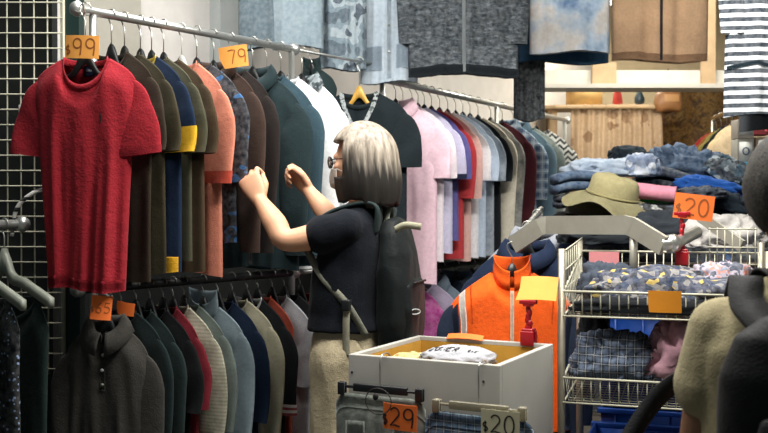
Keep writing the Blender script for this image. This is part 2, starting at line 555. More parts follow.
HCOL = {'black': 'black plastic', 'grey': 'pale grey plastic', 'white': 'white plastic', 'yellow': 'yellow plastic'}
HMAT = {'black': 'blackplastic', 'grey': 'greyplastic', 'white': 'whiteplastic', 'yellow': 'yellowplastic'}
def make_hanger(loc, rz, col, hw, drop, hook, label, group='clothes hangers', fat=1.0, tipx=None):
    root = empty('clothes_hanger', loc, rz, label, 'hanger', group)
    bm = BM()
    top = []; bot = []
    n = 12; tip = tipx or max(hw * 0.55, hw - 0.078); nw = 0.36
    def shz(x):
        a = x / hw
        return -drop * max(0, a - nw) / (1 - nw)
    for i in range(n + 1):
        x = tip * i / n
        zt = shz(x) - 0.052 + 0.082 * math.exp(-(x / 0.03) ** 2)
        hgt = 0.017 * fat + 0.035 * math.exp(-(x / 0.03) ** 2)
        top.append(Vector((x, 0, zt))); bot.append(Vector((x, 0, zt - hgt)))
    poly = [Vector((-p.x, 0, p.z)) for p in reversed(top[1:])] + top + list(reversed(bot)) + [Vector((-p.x, 0, p.z)) for p in bot[1:]]
    # build as strip pairs so the faces stay convex
    xs = [(-t.x, t.z, b.z) for t, b in zip(reversed(top[1:]), reversed(bot[1:]))] + [(t.x, t.z, b.z) for t, b in zip(top, bot)]
    rings = [[Vector((x, -0.005 * fat, zt - 0.001)), Vector((x, 0, zt)), Vector((x, 0.005 * fat, zt - 0.001)), Vector((x, 0.005 * fat, zb + 0.001)), Vector((x, 0, zb)), Vector((x, -0.005 * fat, zb + 0.001))] for x, zt, zb in xs]
    add_loft(bm, rings)
    mesh_obj('shoulder_bar', bm, M[HMAT[col]], root)
    bm = BM()
    r = 0.018
    pts = [Vector((0, 0, 0.02)), Vector((0, 0, hook - 0.03))]
    cz = hook - 0.012
    pts += [Vector((r * math.cos(math.radians(a)), 0, cz + r * math.sin(math.radians(a)))) for a in range(250, 250 - 300, -22)]
    pts = [Vector((0, 0, 0.02)), Vector((0, 0, hook - 0.035)), Vector((-0.008, 0, hook - 0.022))] + [Vector((r * math.cos(math.radians(a)), 0, hook + 0.001 + r * math.sin(math.radians(a)))) for a in range(205, -25, -23)]
    # the hook lies across the rail
    pts = [Vector((p.x, p.y, p.z)) for p in pts]
    add_tube(bm, pts, 0.0021, 6)
    mesh_obj('hook', bm, M['chrome'] if col != 'white' else M['whiteplastic'], root)
    return root

# ------------------------------------------------------------------ heaps of cloth
def heap_cloth(name, c, r, mat, label, cat, seed=0, rz=0.0, group=None, amp=0.25, freq=2.2, flat=0.25, nu=56, nv=28, tilt=(0, 0), parts=None):
    """a crumpled or folded garment: a squashed body whose surface folds into ridges"""
    rr = random.Random(seed); o = Vector((rr.uniform(0, 50), rr.uniform(0, 50), rr.uniform(0, 50)))
    bm = BM(); rings = []
    for j in range(nv + 1):
        ph = -PI / 2 + PI * j / nv
        ring = []
        for i in range(nu):
            th = 2 * PI * i / nu
            sq = 0.72
            cx = math.copysign(abs(math.cos(th)) ** sq, math.cos(th)); cy = math.copysign(abs(math.sin(th)) ** sq, math.sin(th))
            d = Vector((cx * math.cos(ph) ** 0.6 if abs(math.cos(ph)) > 1e-6 else 0, cy * math.cos(ph) ** 0.6 if abs(math.cos(ph)) > 1e-6 else 0, math.sin(ph)))
            q = d * freq + o
            w = Vector((noise.noise(q * 0.7), noise.noise(q * 0.7 + Vector((9, 9, 9))), noise.noise(q * 0.7 + Vector((5, 2, 7)))))
            rid = 1 - abs(noise.noise(Vector((q.x * 1.6, q.y * 0.8, q.z)) + w * 1.1)) * 2
            k = 1 + amp * (rid - 0.5) + amp * 0.6 * noise.noise(q * 0.9) + amp * 0.22 * (1 - 2 * abs(noise.noise(q * 3.1 + w)))
            p = Vector((d.x * r[0] * k, d.y * r[1] * k, d.z * r[2] * k))
            if p.z < -flat * r[2]: p.z = -flat * r[2] + 0.15 * (p.z + flat * r[2])
            ring.append(p)
        rings.append(ring)
    add_loft(bm, rings, cap=False)
    bmesh.ops.remove_doubles(bm, verts=bm.verts[:], dist=0.0005)
    o = mesh_obj(name, bm, mat)
    o.location = c; o.rotation_euler = (tilt[0], tilt[1], rz)
    props(o, label, cat, group)
    return o

def folded(name, c, size, mat, label, cat, rz=0.0, seed=0, group=None, layers=3, tilt=(0, 0), droop=0.2):
    """a folded garment: layers of cloth bent over at one edge, spiral seen from the end"""
    rr = random.Random(seed)
    bm = BM(); L, W, H = size
    n = 40; m = 24
    lay = H / (2 * layers)
    for k in range(layers):
        z0 = -H / 2 + (2 * k + 1) * lay
        rings = []
        for i in range(n + 1):
            x = -L / 2 + L * i / n
            e = rr.uniform(-.002, .002)
            ring = []
            for q in range(m):
                th = 2 * PI * q / m
                cy = math.copysign(abs(math.cos(th)) ** 0.35, math.cos(th)); cz = math.copysign(abs(math.sin(th)) ** 0.8, math.sin(th))
                sag = -droop * H * (2 * x / L) ** 2
                wv = 0.006 * noise.noise(Vector((x * 9 + seed, cy * 2 + k * 5, 1.3))) + 0.012 * noise.noise(Vector((x * 4, seed + cy, k)))
                ring.append(Vector((x + 0.01 * noise.noise(Vector((cy * 3, k, seed))), cy * W / 2 * (1 - 0.05 * k) + wv, z0 + cz * lay * 0.98 + sag + wv)))
            rings.append(ring)
        add_loft(bm, rings)
    o = mesh_obj(name, bm, mat)
    o.location = c; o.rotation_euler = (tilt[0], tilt[1], rz)
    return props(o, label, cat, group)
# ------------------------------------------------------------------ the setting
def struct(name, bm, mat): 
    o = mesh_obj(name, bm, mat, smooth=False); o['kind'] = 'structure'; return o
def wall_mat(name, c, var=0.06, bump=0.1):
    t = NT(name); v = t.coord()
    col = t.ramp(t.noise(v, 1.6, 5, 0.65), [(0.3, mul(c, 1 - var)), (0.7, mul(c, 1 + var))])
    col = t.mix(0.25, col, t.ramp(t.noise(v, 14, 4), [(0.4, mul(c, 0.85)), (0.6, mul(c, 1.1))]))
    t.color(col); t.set(Roughness=0.85); t.bump(t.noise(v, 60, 4), bump, 0.003); return t.m
W_white = wall_mat('painted_wall', 'd6d2cc')
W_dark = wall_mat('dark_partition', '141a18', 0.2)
W_cream = wall_mat('cream_wall', 'e0cda8')
W_beige = wall_mat('beige_pillar', 'aaa69a')
W_grey = wall_mat('grey_pillar', 'b4bab8')
W_conc = wall_mat('concrete_floor', '5a5650', 0.2)
W_ceil = wall_mat('ceiling_paint', 'b8b8b2')
M['beam'] = wall_mat('white_beam', 'c9c6bb')
M['wood'] = plain('raw_wood', 'b79c78', 0.7, 0, 0.15, 10)
M['greenpost'] = plain('green_post', '15302c', 0.5, 0.1, 0.1, 10)

D1 = Vector((0.6, 0.8, 0)); N1 = Vector((-0.8, 0.6, 0))
A1 = Vector((-0.95, 3.1, 0))
W0 = Vector((-1.59, 3.58, 0))
bm = BM(); add_box(bm, (0.6, 4.2, -0.05), (7.5, 10, 0.1)); struct('floor', bm, W_conc)
bm = BM(); add_box(bm, (0.6, 4.6, 3.35), (7.5, 9.2, 0.1)); struct('ceiling', bm, W_ceil)
def wall_along(name, a, b, z0, z1, th, nrm, mat):
    d = (b - a); L = d.length; c = (a + b) / 2 + nrm * th / 2
    bm = BM(); add_box(bm, (c.x, c.y, (z0 + z1) / 2), (L, th, z1 - z0), Matrix.Rotation(math.atan2(d.y, d.x), 3, 'Z'))
    return bm
def wbox(name, a, b, z0, z1, th, nrm, mat):
    d = (b - a); L = d.length; c = (a + b) / 2 + nrm * th / 2
    bm = BM(); add_box(bm, (0, 0, 0), (L, th, z1 - z0))
    o = struct(name, bm, mat); o.location = (c.x, c.y, (z0 + z1) / 2); o.rotation_euler = (0, 0, math.atan2(d.y, d.x)); return o
wbox('wall_left', W0 + D1 * 0.02, W0 + D1 * 5.6, 0, 3.3, 0.1, N1, W_white)
wbox('wall_far', Vector((1.0, 8.0, 0)), Vector((4.3, 8.0, 0)), 0, 3.3, 0.1, Vector((0, 1, 0)), W_cream)
wbox('wall_partition', Vector((-2.6, 3.5, 0)), Vector((-1.16, 3.5, 0)), 0, 3.3, 0.06, Vector((0, 1, 0)), W_dark)
wbox('trim_1', W0 + D1 * 0.571, W0 + D1 * 0.86, 0, 3.3, 0.06, -N1, W_beige)
wbox('trim_2', W0 + D1 * 1.308, W0 + D1 * 1.52, 0, 3.3, 0.07, -N1, W_grey)
# white beam of the stall behind, with its wooden posts
wbox('trim_3', Vector((0.95, 5.9, 0)), Vector((2.12, 5.9, 0)), 2.035, 2.12, 0.1, Vector((0, 1, 0)), M['beam'])
wbox('trim_4', Vector((0.9, 5.8, 0)), Vector((2.3, 5.8, 0)), 2.005, 2.03, 0.22, Vector((0, 1, 0)), M['beam'])
wbox('trim_5', Vector((1.86, 5.86, 0)), Vector((1.94, 5.86, 0)), 2.03, 3.3, 0.03, Vector((0, 1, 0)), M['wood'])
wbox('trim_6', Vector((1.22, 5.86, 0)), Vector((1.36, 5.86, 0)), 2.03, 2.16, 0.03, Vector((0, 1, 0)), M['wood'])
bm = BM(); add_box(bm, (0, 0, 1.6), (0.055, 0.06, 3.3)); o = struct('trim_7', bm, M['greenpost']); o.location = (-1.06, 3.42, 0.05)

wbox('shade_panel', W0 + D1 * 0.4 - N1 * 0.0, W0 + D1 * 5.0, 0, 1.28, 0.02, -N1 * 1.0, W_dark).location -= N1 * 0.08  # dark panel added to stand in for the shade behind the lower garments
# wire grid display panel in front of the partition
root = empty('grid_panel', (-1.09, 3.38, 0), 0, 'white wire grid display panel at the far left behind the red sweater', 'wire grid')
bm = BM()
for i in range(14): add_tube(bm, [(-i * 0.0455, 0, 0.75), (-i * 0.0455, 0, 2.5)], 0.0028, 6)
mesh_obj('upright_wires', bm, M['wire_white'], root)
bm = BM()
for k in range(35): add_tube(bm, [(0.006, -0.004, 0.77 + k * 0.0515), (-0.62, -0.004, 0.77 + k * 0.0515)], 0.0024, 6)
mesh_obj('cross_wires', bm, M['wire_white'], root)
bm = BM(); add_tube(bm, [(0.008, 0, 0.75), (0.008, 0, 2.5)], 0.006, 8); mesh_obj('edge_rod', bm, M['wire_white'], root)
for k, (x, z) in enumerate([(-0.06, 1.53), (-0.08, 1.62)]):
    r2 = empty('display_hook', (-1.09 + x - 0.04, 3.37, z), 0, ['white hook clipped on the wire grid, the lower of two by the red sleeve', 'white hook clipped on the wire grid, the upper of two by the red sleeve'][k], 'hook', 'hooks on the wire grid')
    bm = BM(); add_tube(bm, smoothpath([(0, -0.004, 0.03), (0, -0.03, 0.02), (0.02, -0.05, 0.0), (0.03, -0.05, 0.025)]), 0.004, 8); mesh_obj('prong', bm, M['whiteplastic'], r2)
    bm = BM(); add_box(bm, (0, -0.006, 0.02), (0.035, 0.006, 0.04), None, 0.002); mesh_obj('plate', bm, M['whiteplastic'], r2)
root = empty('strap', (-1.15, 3.33, 1.28), 0, 'black and white striped strap looped on the wire grid below the red sleeve', 'strap')
bm = BM(); add_tube(bm, smoothpath([(-0.09, 0, -0.06), (-0.07, -0.01, 0.03), (-0.02, -0.01, 0.08), (0.03, 0, 0.10)]), 0.007, 8)
mesh_obj('webbing', bm, stripes('webbing', 'd8d8d0', '15181a', 0.035, 0.6), root)

# ------------------------------------------------------------------ clothes racks
def s1(px):
    k = (px - 384) / FPX; return (3.1 * k + 0.95) / (0.6 - 0.8 * k)
def r1(s, z): p = A1 + D1 * s; return Vector((p.x, p.y, z))
Z1, Z1L = 1.93, 1.06
def add_rack(name, label, A, D, L, zs, posts, rad=0.014, low0=0.0):
    root = empty(name, (A.x, A.y, 0), 0, label, 'clothes rack')
    for z in zs:
        bm = BM(); add_tube(bm, [D * (low0 if z < 1.2 else 0) + Vector((0, 0, z)), D * L + Vector((0, 0, z))], rad, 14); mesh_obj('rail', bm, M['steel'] if z > 1.2 else M['darksteel'], root)
        for e in ((low0 if z < 1.2 else 0), L):
            bm = BM(); add_ellipsoid(bm, D * e + Vector((0, 0, z)), (0.024, 0.024, 0.024)); mesh_obj('end_cap', bm, M['steel'], root)
    Nn = Vector((-D.y, D.x, 0))
    for s in posts:
        bm = BM(); add_tube(bm, [D * s + Vector((0, 0, 0.03)), D * s + Vector((0, 0, max(zs) - 0.01))], 0.0125, 14); mesh_obj('post', bm, M['steel'], root)
        bm = BM(); add_tube(bm, [D * s - Nn * 0.24 + Vector((0, 0, 0.03)), D * s + Nn * 0.24 + Vector((0, 0, 0.03))], 0.014, 10); mesh_obj('foot', bm, M['steel'], root)
    return root
rack = add_rack('clothes_rack', 'steel two-tier clothes rack holding the red and brown knitwear behind the woman', A1, D1, 1.0, (Z1, Z1L), (0.06, 0.985))
bm = BM(); add_tube(bm, [D1 * 0.995 + Vector((0, 0, Z1)), D1 * 1.5 + Vector((0, 0, Z1))], 0.006, 8); mesh_obj('extension_rod', bm, M['steel'], rack)
bm = BM(); add_tube(bm, [D1 * 0.995 + Vector((0, 0, Z1L)), D1 * 1.35 + Vector((0, 0, Z1L))], 0.008, 8); mesh_obj('extension_rod', bm, M['steel'], rack)

RZ = -math.radians(37)
def up(px, label, body, cat='shirt', rz=RZ, s=None, hook=0.12, **kw):
    s = s1(px) if s is None else s
    kw.setdefault('th', 0.018); kw.setdefault('fold', 0.007)
    return hang_garment(r1(s, Z1), rz, label, cat, body, hook=hook, group='garments on the upper rail', seed=int(px * 7), **kw)
def low(px, label, body, cat='shirt', rz=RZ, s=None, hook=0.075, **kw):
    s = s1(px) if s is None else s
    kw.setdefault('th', 0.018); kw.setdefault('fold', 0.007)
    return hang_garment(r1(s, Z1L), rz, label, cat, body, hook=hook, group='garments on the lower rail', seed=int(px * 5 + 3), **kw)

navytag = plain('navy_label', '1b2a4a', 0.7)
# the red sweater on the end hook turned to the front
red = fab('93202a', bump=0.5, weave=160, sheen=0.03)
root, G = hang_garment((P(86, 0, 3.0).x, 3.0, Z1 - 0.02), -math.radians(8), 'bright red short-sleeved sweater hanging at the front end of the rail', 'sweater', red,
    hook=0.145, group='garments on the upper rail', seed=12, name='sweater', hw=0.164, length=0.695, drop=0.05, nw=0.42, nd=0.088, th=0.045, fold=0.016, hem=0.80, nf=3.4, flare=0.012, holder='red sweater', cuff=fab('861b25', bump=0.6, sheen=0.03), hemband=fab('861b25', bump=0.6, sheen=0.03))
mesh_obj('neck_label', G.patch(-0.11, 0.10, 0.012, 0.062, -0.004, 4, 4, side=1), navytag, root)['label'] = 'dark blue woven neck label'
mesh_obj('chest_motif', G.patch(0.42, 0.46, 0.245, 0.28, 0.002, 2, 4), M['ink'], root)
mesh_obj('size_print', G.patch(-0.06, 0.05, 0.03, 0.04, -0.007, 3, 2, side=1), fab('c9d2da'), root)
# the hook joining it to the rail end
o = empty('display_hook', (P(86, 0, 3.0).x, 3.0, Z1 - 0.02), 0, 'steel S-shaped hook at the rail end carrying the red sweater', 'hook')
bm = BM(); ex = A1.x - P(86, 0, 3.0).x
add_tube(bm, smoothpath([(ex + 0.02, 0.11, 0.03), (ex, 0.10, 0.045), (ex - 0.0, 0.08, 0.01), (0, 0.03, -0.01), (0, 0, -0.016), (0, -0.02, 0.0), (0, -0.025, 0.012)]), 0.003, 8); mesh_obj('wire', bm, M['chrome'], o)

up(112, 'dark brown short-sleeved knit top right behind the red sweater', fab('352d23'), 'knit top', name='knit_top', length=0.72, hw=0.205, drop=0.075, holder='dark brown knit top')
up(125, 'olive brown short-sleeved top second behind the red sweater', fab('3e3929'), 'knit top', name='knit_top', length=0.70, hw=0.205, drop=0.075, holder='olive brown top')
up(141, 'navy top with yellow sleeve ends hanging among the brown knitwear', fab('16273f'), 'top', name='sports_top', length=0.70, hw=0.205, drop=0.075, cuffpart=0.70, cuff=fab('d8a92a'), collarmat=fab('b79d3a'), holder='navy top with yellow sleeve ends',
   panels=[('yellow_hem_panel', -0.9, 0.97, 0.92, 0.998, fab('d8a92a'))])
up(152, 'grey olive tee right behind the navy and yellow top', fab('4a4939'), 'tee', name='tee', length=0.66, hw=0.205, drop=0.075, holder='grey olive tee')
up(164, 'mud brown tee in front of the salmon long-sleeved top', fab('453828'), 'tee', name='tee', length=0.70, hw=0.205, drop=0.075, holder='mud brown tee')
up(182, 'salmon pink long-sleeved knit top between brown garments', fab('d2836b', bump=0.45), 'knit top', name='knit_top', sleeve='half', length=0.722, hw=0.205, drop=0.085, cuff=fab('b84a38'), holder='salmon knit top', hanger='white')
up(197, 'dark shirt with blue brush-stroke pattern behind the salmon top', blotch('blue_strokes', [(0.0, '1a222c'), (0.56, '1a222c'), (0.585, '245f94'), (0.66, '1a222c')], 7, 2, 0.6, stretch=(1, 1, 2.2)), 'shirt', name='shirt', length=0.62, hw=0.205, drop=0.08, holder='blue patterned dark shirt', sleeve='half')
up(214, 'brown zipped jacket the woman is holding in her left hand', fab('43342d'), 'jacket', name='jacket', sleeve='long', length=0.62, hw=0.205, drop=0.08, holder='brown jacket', neck='shirt')
up(231, 'black brown cardigan behind the brown jacket', fab('292321'), 'cardigan', name='cardigan', sleeve='long', length=0.60, hw=0.195, drop=0.085, holder='black brown cardigan')
up(253, 'charcoal teal jacket the woman pinches with her right hand', fab('233235'), 'jacket', name='jacket', sleeve='long', length=0.72, hw=0.205, drop=0.10, rz=-math.radians(24), neck='shirt', zipper=M['ink'], holder='charcoal teal jacket',
   panels=[('chest_badge', 0.34, 0.40, 0.22, 0.27, fab('7c8a8a'))])
up(267, 'slate blue shirt edge showing behind the charcoal jacket', fab('344a54'), 'shirt', rz=-math.radians(26), name='shirt', sleeve='long', length=0.72, hw=0.205, drop=0.10, holder='slate blue shirt')
up(281, 'plain white long-sleeved shirt between the charcoal jacket and striped collar shirt', fab('eceeee'), 'shirt', rz=-math.radians(22), name='shirt', sleeve='long', length=0.722, hw=0.21, drop=0.10, holder='plain white shirt')
up(302, 'pale grey white shirt with a dark patterned collar in front of her face', stripes('pale_stripe', 'e4e6ea', 'cfd3d8', 0.012, 0.6, 0), 'shirt', name='shirt', sleeve='long', length=0.722, hw=0.205, drop=0.10, neck='shirt', placket=0.9,
   collarmat=blotch('grey_collar', [(0.0, '2c3a40'), (0.5, '8a9599')], 40), holder='pale shirt with patterned collar')
# dark things hung at the end of the extension rod
up(312, 'dark green cap-like hood hanging at the rod end above the white shirts', fab('1c2b2c'), 'hooded top', name='hooded_top', sleeve='none', length=0.26, hw=0.13, drop=0.05, hook=0.07, neck='high', holder='dark hooded top')
root, G = up(357, 'black tee with a white patterned lanyard hanging on a yellow hanger behind the woman', fab('1b2428'), 'tee', rz=-math.radians(14), s=1.41, name='tee', hanger='yellow', length=0.72, hw=0.215, drop=0.075, holder='black tee with the lanyard', hook=0.13)
lan = blotch('lanyard', [(0.0, '2a3438'), (0.42, 'cfd6d6'), (0.6, '6d7a7a')], 45)
for sg in (-1, 1):
    bm = BM(); g = []
    n = 16
    for i in range(n + 1):
        t = i / n; c = G.surf(sg * (0.36 - 0.33 * t), 0.0 + 0.17 * t, -1, 0.006)
        g.append((bm.verts.new(c + Vector((-0.010, 0, 0))), bm.verts.new(c + Vector((0.010, 0, 0)))))
    for i in range(n): bm.faces.new((g[i][0], g[i][1], g[i + 1][1], g[i + 1][0]))
    bmesh.ops.solidify(bm, geom=bm.faces[:], thickness=0.002)
    mesh_obj('lanyard_strap', bm, lan, root)
mesh_obj('lanyard_tab', G.patch(-0.07, 0.07, 0.165, 0.205, 0.008, 3, 4), fab('cfd6d6'), root)
mesh_obj('white_stripe_trim', G.patch(-0.86, -0.55, 0.02, 0.05, 0.003, 8, 3), fab('b9c4c4'), root)

# ------------------------------------------------------------------ the lower rail
dk = fab('3c3a36', bump=0.4)
JP = Vector((P(107, 0, 3.02).x, 3.02, Z1L - 0.02))
bm = BM(); q = r1(0.075, Z1L) - Vector((A1.x, A1.y, 0)); jl = JP - Vector((A1.x, A1.y, 0)); add_tube(bm, [q, jl + Vector((0, 0.02, 0)), jl + Vector((0, -0.03, 0)), jl + Vector((0, -0.035, 0.012))], 0.006, 8); mesh_obj('face_out_arm', bm, M['steel'], rack)
root, G = hang_garment(JP, -math.radians(10), 'dark taupe long-sleeved collared jumper at the front of the lower rail', 'jumper', dk, hook=0.075, group='garments on the lower rail', seed=538, name='jumper', sleeve='long', neck='shirt', length=0.70, hw=0.135, drop=0.07, th=0.035, hem=0.95, fold=0.014, placket=True, holder='dark taupe jumper')
low(121, 'black green top just behind the taupe jumper', fab('1e2b2b'), 'top', name='top', sleeve='long', length=0.78, hw=0.2, holder='black green top')
low(136, 'dark forest green long-sleeved top on the lower rail', fab('22302f'), 'top', name='top', sleeve='long', length=0.78, hw=0.2, drop=0.08, holder='dark forest green top')
low(150, 'black short-sleeved tee between the green tops and cream knit', fab('111415'), 'tee', name='tee', length=0.72, hw=0.205, drop=0.08, holder='black lower tee')
low(163, 'crimson tee mostly hidden behind the black tee', fab('7c2530'), 'tee', name='tee', length=0.74, hw=0.18, drop=0.08, holder='crimson tee')
low(173, 'cream ribbed short-sleeved knit top on the lower rail', stripes('cream_rib', 'bdb9a2', 'a9a58f', 0.012, 0.5), 'knit top', name='knit_top', sleeve='half', length=0.76, hw=0.205, drop=0.08, holder='cream ribbed knit top')
low(184, 'grey green tee between the cream knit and the pale blue top', fab('6f7a74'), 'tee', name='tee', sleeve='half', length=0.74, hw=0.205, drop=0.08, holder='grey green tee')
low(203, 'pale blue grey long-sleeved top with high neck on the lower rail', fab('8d9ea6'), 'top', name='top', sleeve='long', neck='high', length=0.80, hw=0.205, drop=0.07, holder='pale blue grey top', hook=0.085)
low(218, 'navy blue tee beside the pale blue grey top', fab('16263c'), 'tee', name='tee', sleeve='half', length=0.62, hw=0.205, drop=0.08, holder='navy lower tee')
low(232, 'cream trimmed long top between the navy tee and black tee', fab('aaa68e'), 'top', name='top', sleeve='long', length=0.82, hw=0.21, drop=0.075, holder='cream long top')
low(247, 'black top with a red and white piped sleeve on the lower rail', fab('15181b'), 'top', name='sports_top', sleeve='half', length=0.8, hw=0.2, drop=0.08, cuff=stripes('piping', 'c9c4c0', '8c3038', 0.02, 0.5), collarmat=fab('b9bcbc'), holder='black piped top')
low(258, 'rust red top peeking out beneath the black piped top', fab('8a3c2c'), 'top', name='top', sleeve='none', length=0.86, hw=0.18, drop=0.08, holder='rust red top')
low(272, 'light grey short-sleeved top last in view next to the woman', fab('a9abb0'), 'top', name='top', sleeve='short', length=0.84, hw=0.205, drop=0.085, holder='light grey top')
low(284, 'black vest edge beside the light grey top', fab('191a1d'), 'vest', name='vest', sleeve='none', length=0.8, hw=0.205, drop=0.085, holder='black vest')
low(300, 'burnt orange top edge showing against her khaki trousers', fab('a04a30'), 'top', name='top', sleeve='none', length=0.8, hw=0.2, drop=0.085, holder='burnt orange top')

# price cards on the left racks
price_card(P(82, 47, 2.945), 0.102, 0.068, 'card_yellow', -math.radians(6), 'orange card marked $99 above the red sweater neck', '$99', 'faintink', roll=math.radians(2), th=0.05)
price_card(P(233, 57, 3.45), 0.105, 0.075, 'card_yellow', -math.radians(14), 'orange card marked 79 above the salmon top', '79', 'faintink', roll=-math.radians(6), cut=0.7, th=0.048, tx=-0.018)
price_card(P(101, 308, 2.955), 0.06, 0.072, 'card_orange', math.radians(12), 'bright orange card at the neck of the dark taupe jumper', '$65', 'faintink', roll=math.radians(6), th=0.03)
price_card(P(124, 309, 3.07), 0.062, 0.04, 'card_orange', -math.radians(16), 'smaller orange card tucked behind the taupe jumper', None, roll=math.radians(8), cut=0.6)

# ------------------------------------------------------------------ dark garments on grey hangers at the far left
GA = Vector((-1.40, 2.64, 0))
rl = add_rack('clothes_rack', 'low rack at the left edge with dark garments on grey hangers', GA, D1, 0.50, (1.265,), (0.03, 0.215))
dd = [('black garment on the nearest grey hanger at the left edge', '14181b'), ('blackish navy garment on the second grey hanger', '161d26'), ('dark teal garment on the third grey hanger', '18282b'),
      ('black sequinned top with tiny blue dots', None), ('dark green garment at the back of the grey hangers', '1a2926')]
for k, (lb, c) in enumerate(dd):
    s = 0.08 + 0.09 * k
    p = GA + D1 * s; p.z = 1.265
    m = fab(c) if c else sparkle('blue_dots', '0f1218', '9ab4d8', 75)
    hang_garment(p, RZ, lb, 'garment', m, sleeve='none', group='dark garments on grey hangers', seed=50 + k, name='slip_dress', hanger=None, hw=0.205 + 0.004 * k, length=0.85, drop=0.055, nw=0.72, nd=0.08, hook=0.205, holder=None)
    make_hanger((p.x, p.y, p.z - 0.10), RZ, 'grey', 0.25, 0.06, 0.10,['grey hanger with the black garment at the left edge', 'grey hanger with the blackish navy garment', 'grey hanger with the dark teal garment', 'grey hanger with the blue dotted black top', 'grey hanger with the dark green garment'][k], fat=1.8, tipx=0.235)

# ------------------------------------------------------------------ second rack behind the woman
D2 = Vector((0.494, 0.869, 0)).normalized(); A2 = Vector((0.02, 4.4, 0)); Z2 = 1.87; Z2L = 1.03
add_rack('clothes_rack', 'steel clothes rack behind the woman with the pink polo at its front', A2 - D2 * 0.055, D2, 2.40, (Z2, Z2L), (0.0, 1.253, 2.35), low0=0.155)
def s2(px):
    k = (px - 384) / FPX; return (4.4 * k - 0.02) / (D2.x - D2.y * k)
RZ2 = -math.radians(29)
def mid(px, label, body, cat='shirt', **kw):
    p = A2 + D2 * s2(px - 7 - 0.105 * (px - 400))
    kw.setdefault('hw', 0.215); kw.setdefault('length', 0.70); kw.setdefault('drop', 0.085)
    return hang_garment((p.x, p.y, Z2), RZ2, label, cat, body, hook=0.10, group='garments on the second rack', seed=int(px * 3 + 1), **kw)
mid(403, 'pale pink polo shirt at the front of the second rack', fab('e6c4d0'), 'polo shirt', name='polo_shirt', neck='polo', placket=True, holder='pale pink polo', panels=[('chest_motif', 0.42, 0.46, 0.25, 0.285, M['ink'])], th=0.026, length=0.79)
mid(411, 'white pink tee just behind the pale pink polo', fab('e6dce2'), 'tee', name='tee', holder='white pink tee')
mid(421, 'lilac tee with a navy sleeve edge on the second rack', fab('c8c4dc'), 'tee', name='tee', cuff=fab('20263e'), holder='lilac tee', length=0.66)
mid(428, 'purple blue tee edge between the lilac tee and red shirt', fab('5f5c94'), 'tee', name='tee', holder='purple blue tee', length=0.6)
mid(435, 'red short-sleeved shirt on the second rack', fab('b23a3e'), 'shirt', name='shirt', sleeve='half', holder='red shirt', length=0.70)
mid(443, 'peach pink shirt behind the red one', fab('d4ada4'), 'shirt', name='shirt', sleeve='half', holder='peach pink shirt', length=0.70)
mid(452, 'white tee with black and red chest panels on the second rack', fab('e2e2e6'), 'tee', name='tee', holder='white tee with the chest panels', panels=[('black_panel', 0.56, 0.86, 0.17, 0.24, fab('1a1c20')), ('red_panel', 0.56, 0.86, 0.26, 0.36, fab('a33038')), ('black_stripe', 0.56, 0.86, 0.39, 0.42, fab('23252a'))])
mid(461, 'pale sky blue tee on the second rack', fab('bccbdc'), 'tee', name='tee', holder='sky blue tee', length=0.70)
mid(470, 'grey blue washed tee behind the sky blue one', blotch('wash_grey', [(0.3, '6f7d8c'), (0.7, 'b3bac2')], 8, 3, interp='LINEAR'), 'tee', name='tee', holder='grey blue washed tee', length=0.70)
mid(478, 'black tee in the middle of the second rack', fab('191d22'), 'tee', name='tee', holder='black tee on the second rack', length=0.70)
mid(486, 'cream shirt right behind the black tee on the second rack', fab('d8d1bd'), 'shirt', name='shirt', holder='cream shirt', sleeve='long', length=0.70)
mid(495, 'grey marbled long shirt on the second rack', blotch('marble_grey', [(0.3, '4c4f52'), (0.5, '8d8f8c'), (0.7, 'c4c2ba')], 10, 4, interp='LINEAR'), 'shirt', name='shirt', holder='grey marbled shirt', sleeve='long', length=0.70)
mid(509, 'maroon shirt between the marbled shirt and blue plaid shirt', fab('4a1f26'), 'shirt', name='shirt', holder='maroon shirt', sleeve='long', length=0.70)
mid(522, 'blue and white plaid shirt near the end of the second rack', plaid('blue_plaid', '8fa9bd', '2f4c6e', 0.05, 0.45, 'd8e0e4'), 'shirt', name='shirt', neck='shirt', holder='blue plaid shirt', sleeve='half', length=0.70)
mid(534, 'faded denim shirt next to the blue plaid shirt', fab('5d7684'), 'denim shirt', name='denim_shirt', neck='shirt', holder='faded denim shirt', sleeve='long', length=0.70)
mid(544, 'green grey washed shirt near the rack end', blotch('wash_green', [(0.3, '5f706e'), (0.7, '98a39c')], 6, 3, interp='LINEAR'), 'shirt', name='shirt', holder='green grey washed shirt', sleeve='long', length=0.70)
mid(560, 'black and white zigzag blouse last on the second rack', chevron('zigzag', '20262a', 'c9ccc6', 0.034), 'blouse', name='blouse', holder='zigzag blouse', sleeve='short', length=0.6)
# lower rail of that rack
def midlow(px, label, body, cat='shirt', **kw):
    p = A2 + D2 * s2(px)
    kw.setdefault('hw', 0.2); kw.setdefault('length', 0.7); kw.setdefault('drop', 0.08)
    return hang_garment((p.x, p.y, Z2L), RZ2, label, cat, body, hook=0.06, group='garments on the lower second rail', seed=int(px * 9 + 1), **kw)
midlow(402, 'magenta long-sleeved blouse under the pale pink polo', blotch('magenta_cloth', [(0.3, '8c2c6c'), (0.7, 'b8489a')], 14, 3, interp='LINEAR'), 'blouse', name='blouse', sleeve='long', holder='magenta blouse', neck='shirt')
midlow(419, 'pale lilac top right behind the magenta blouse', fab('9d93a8'), 'top', name='top', sleeve='long', holder='pale lilac top')
midlow(430, 'grey denim shirt under the red shirt', fab('6c7a86'), 'denim shirt', name='denim_shirt', sleeve='long', neck='shirt', holder='grey denim shirt')
midlow(442, 'navy top under the peach pink shirt', fab('1c2533'), 'top', name='top', sleeve='long', holder='navy low top')
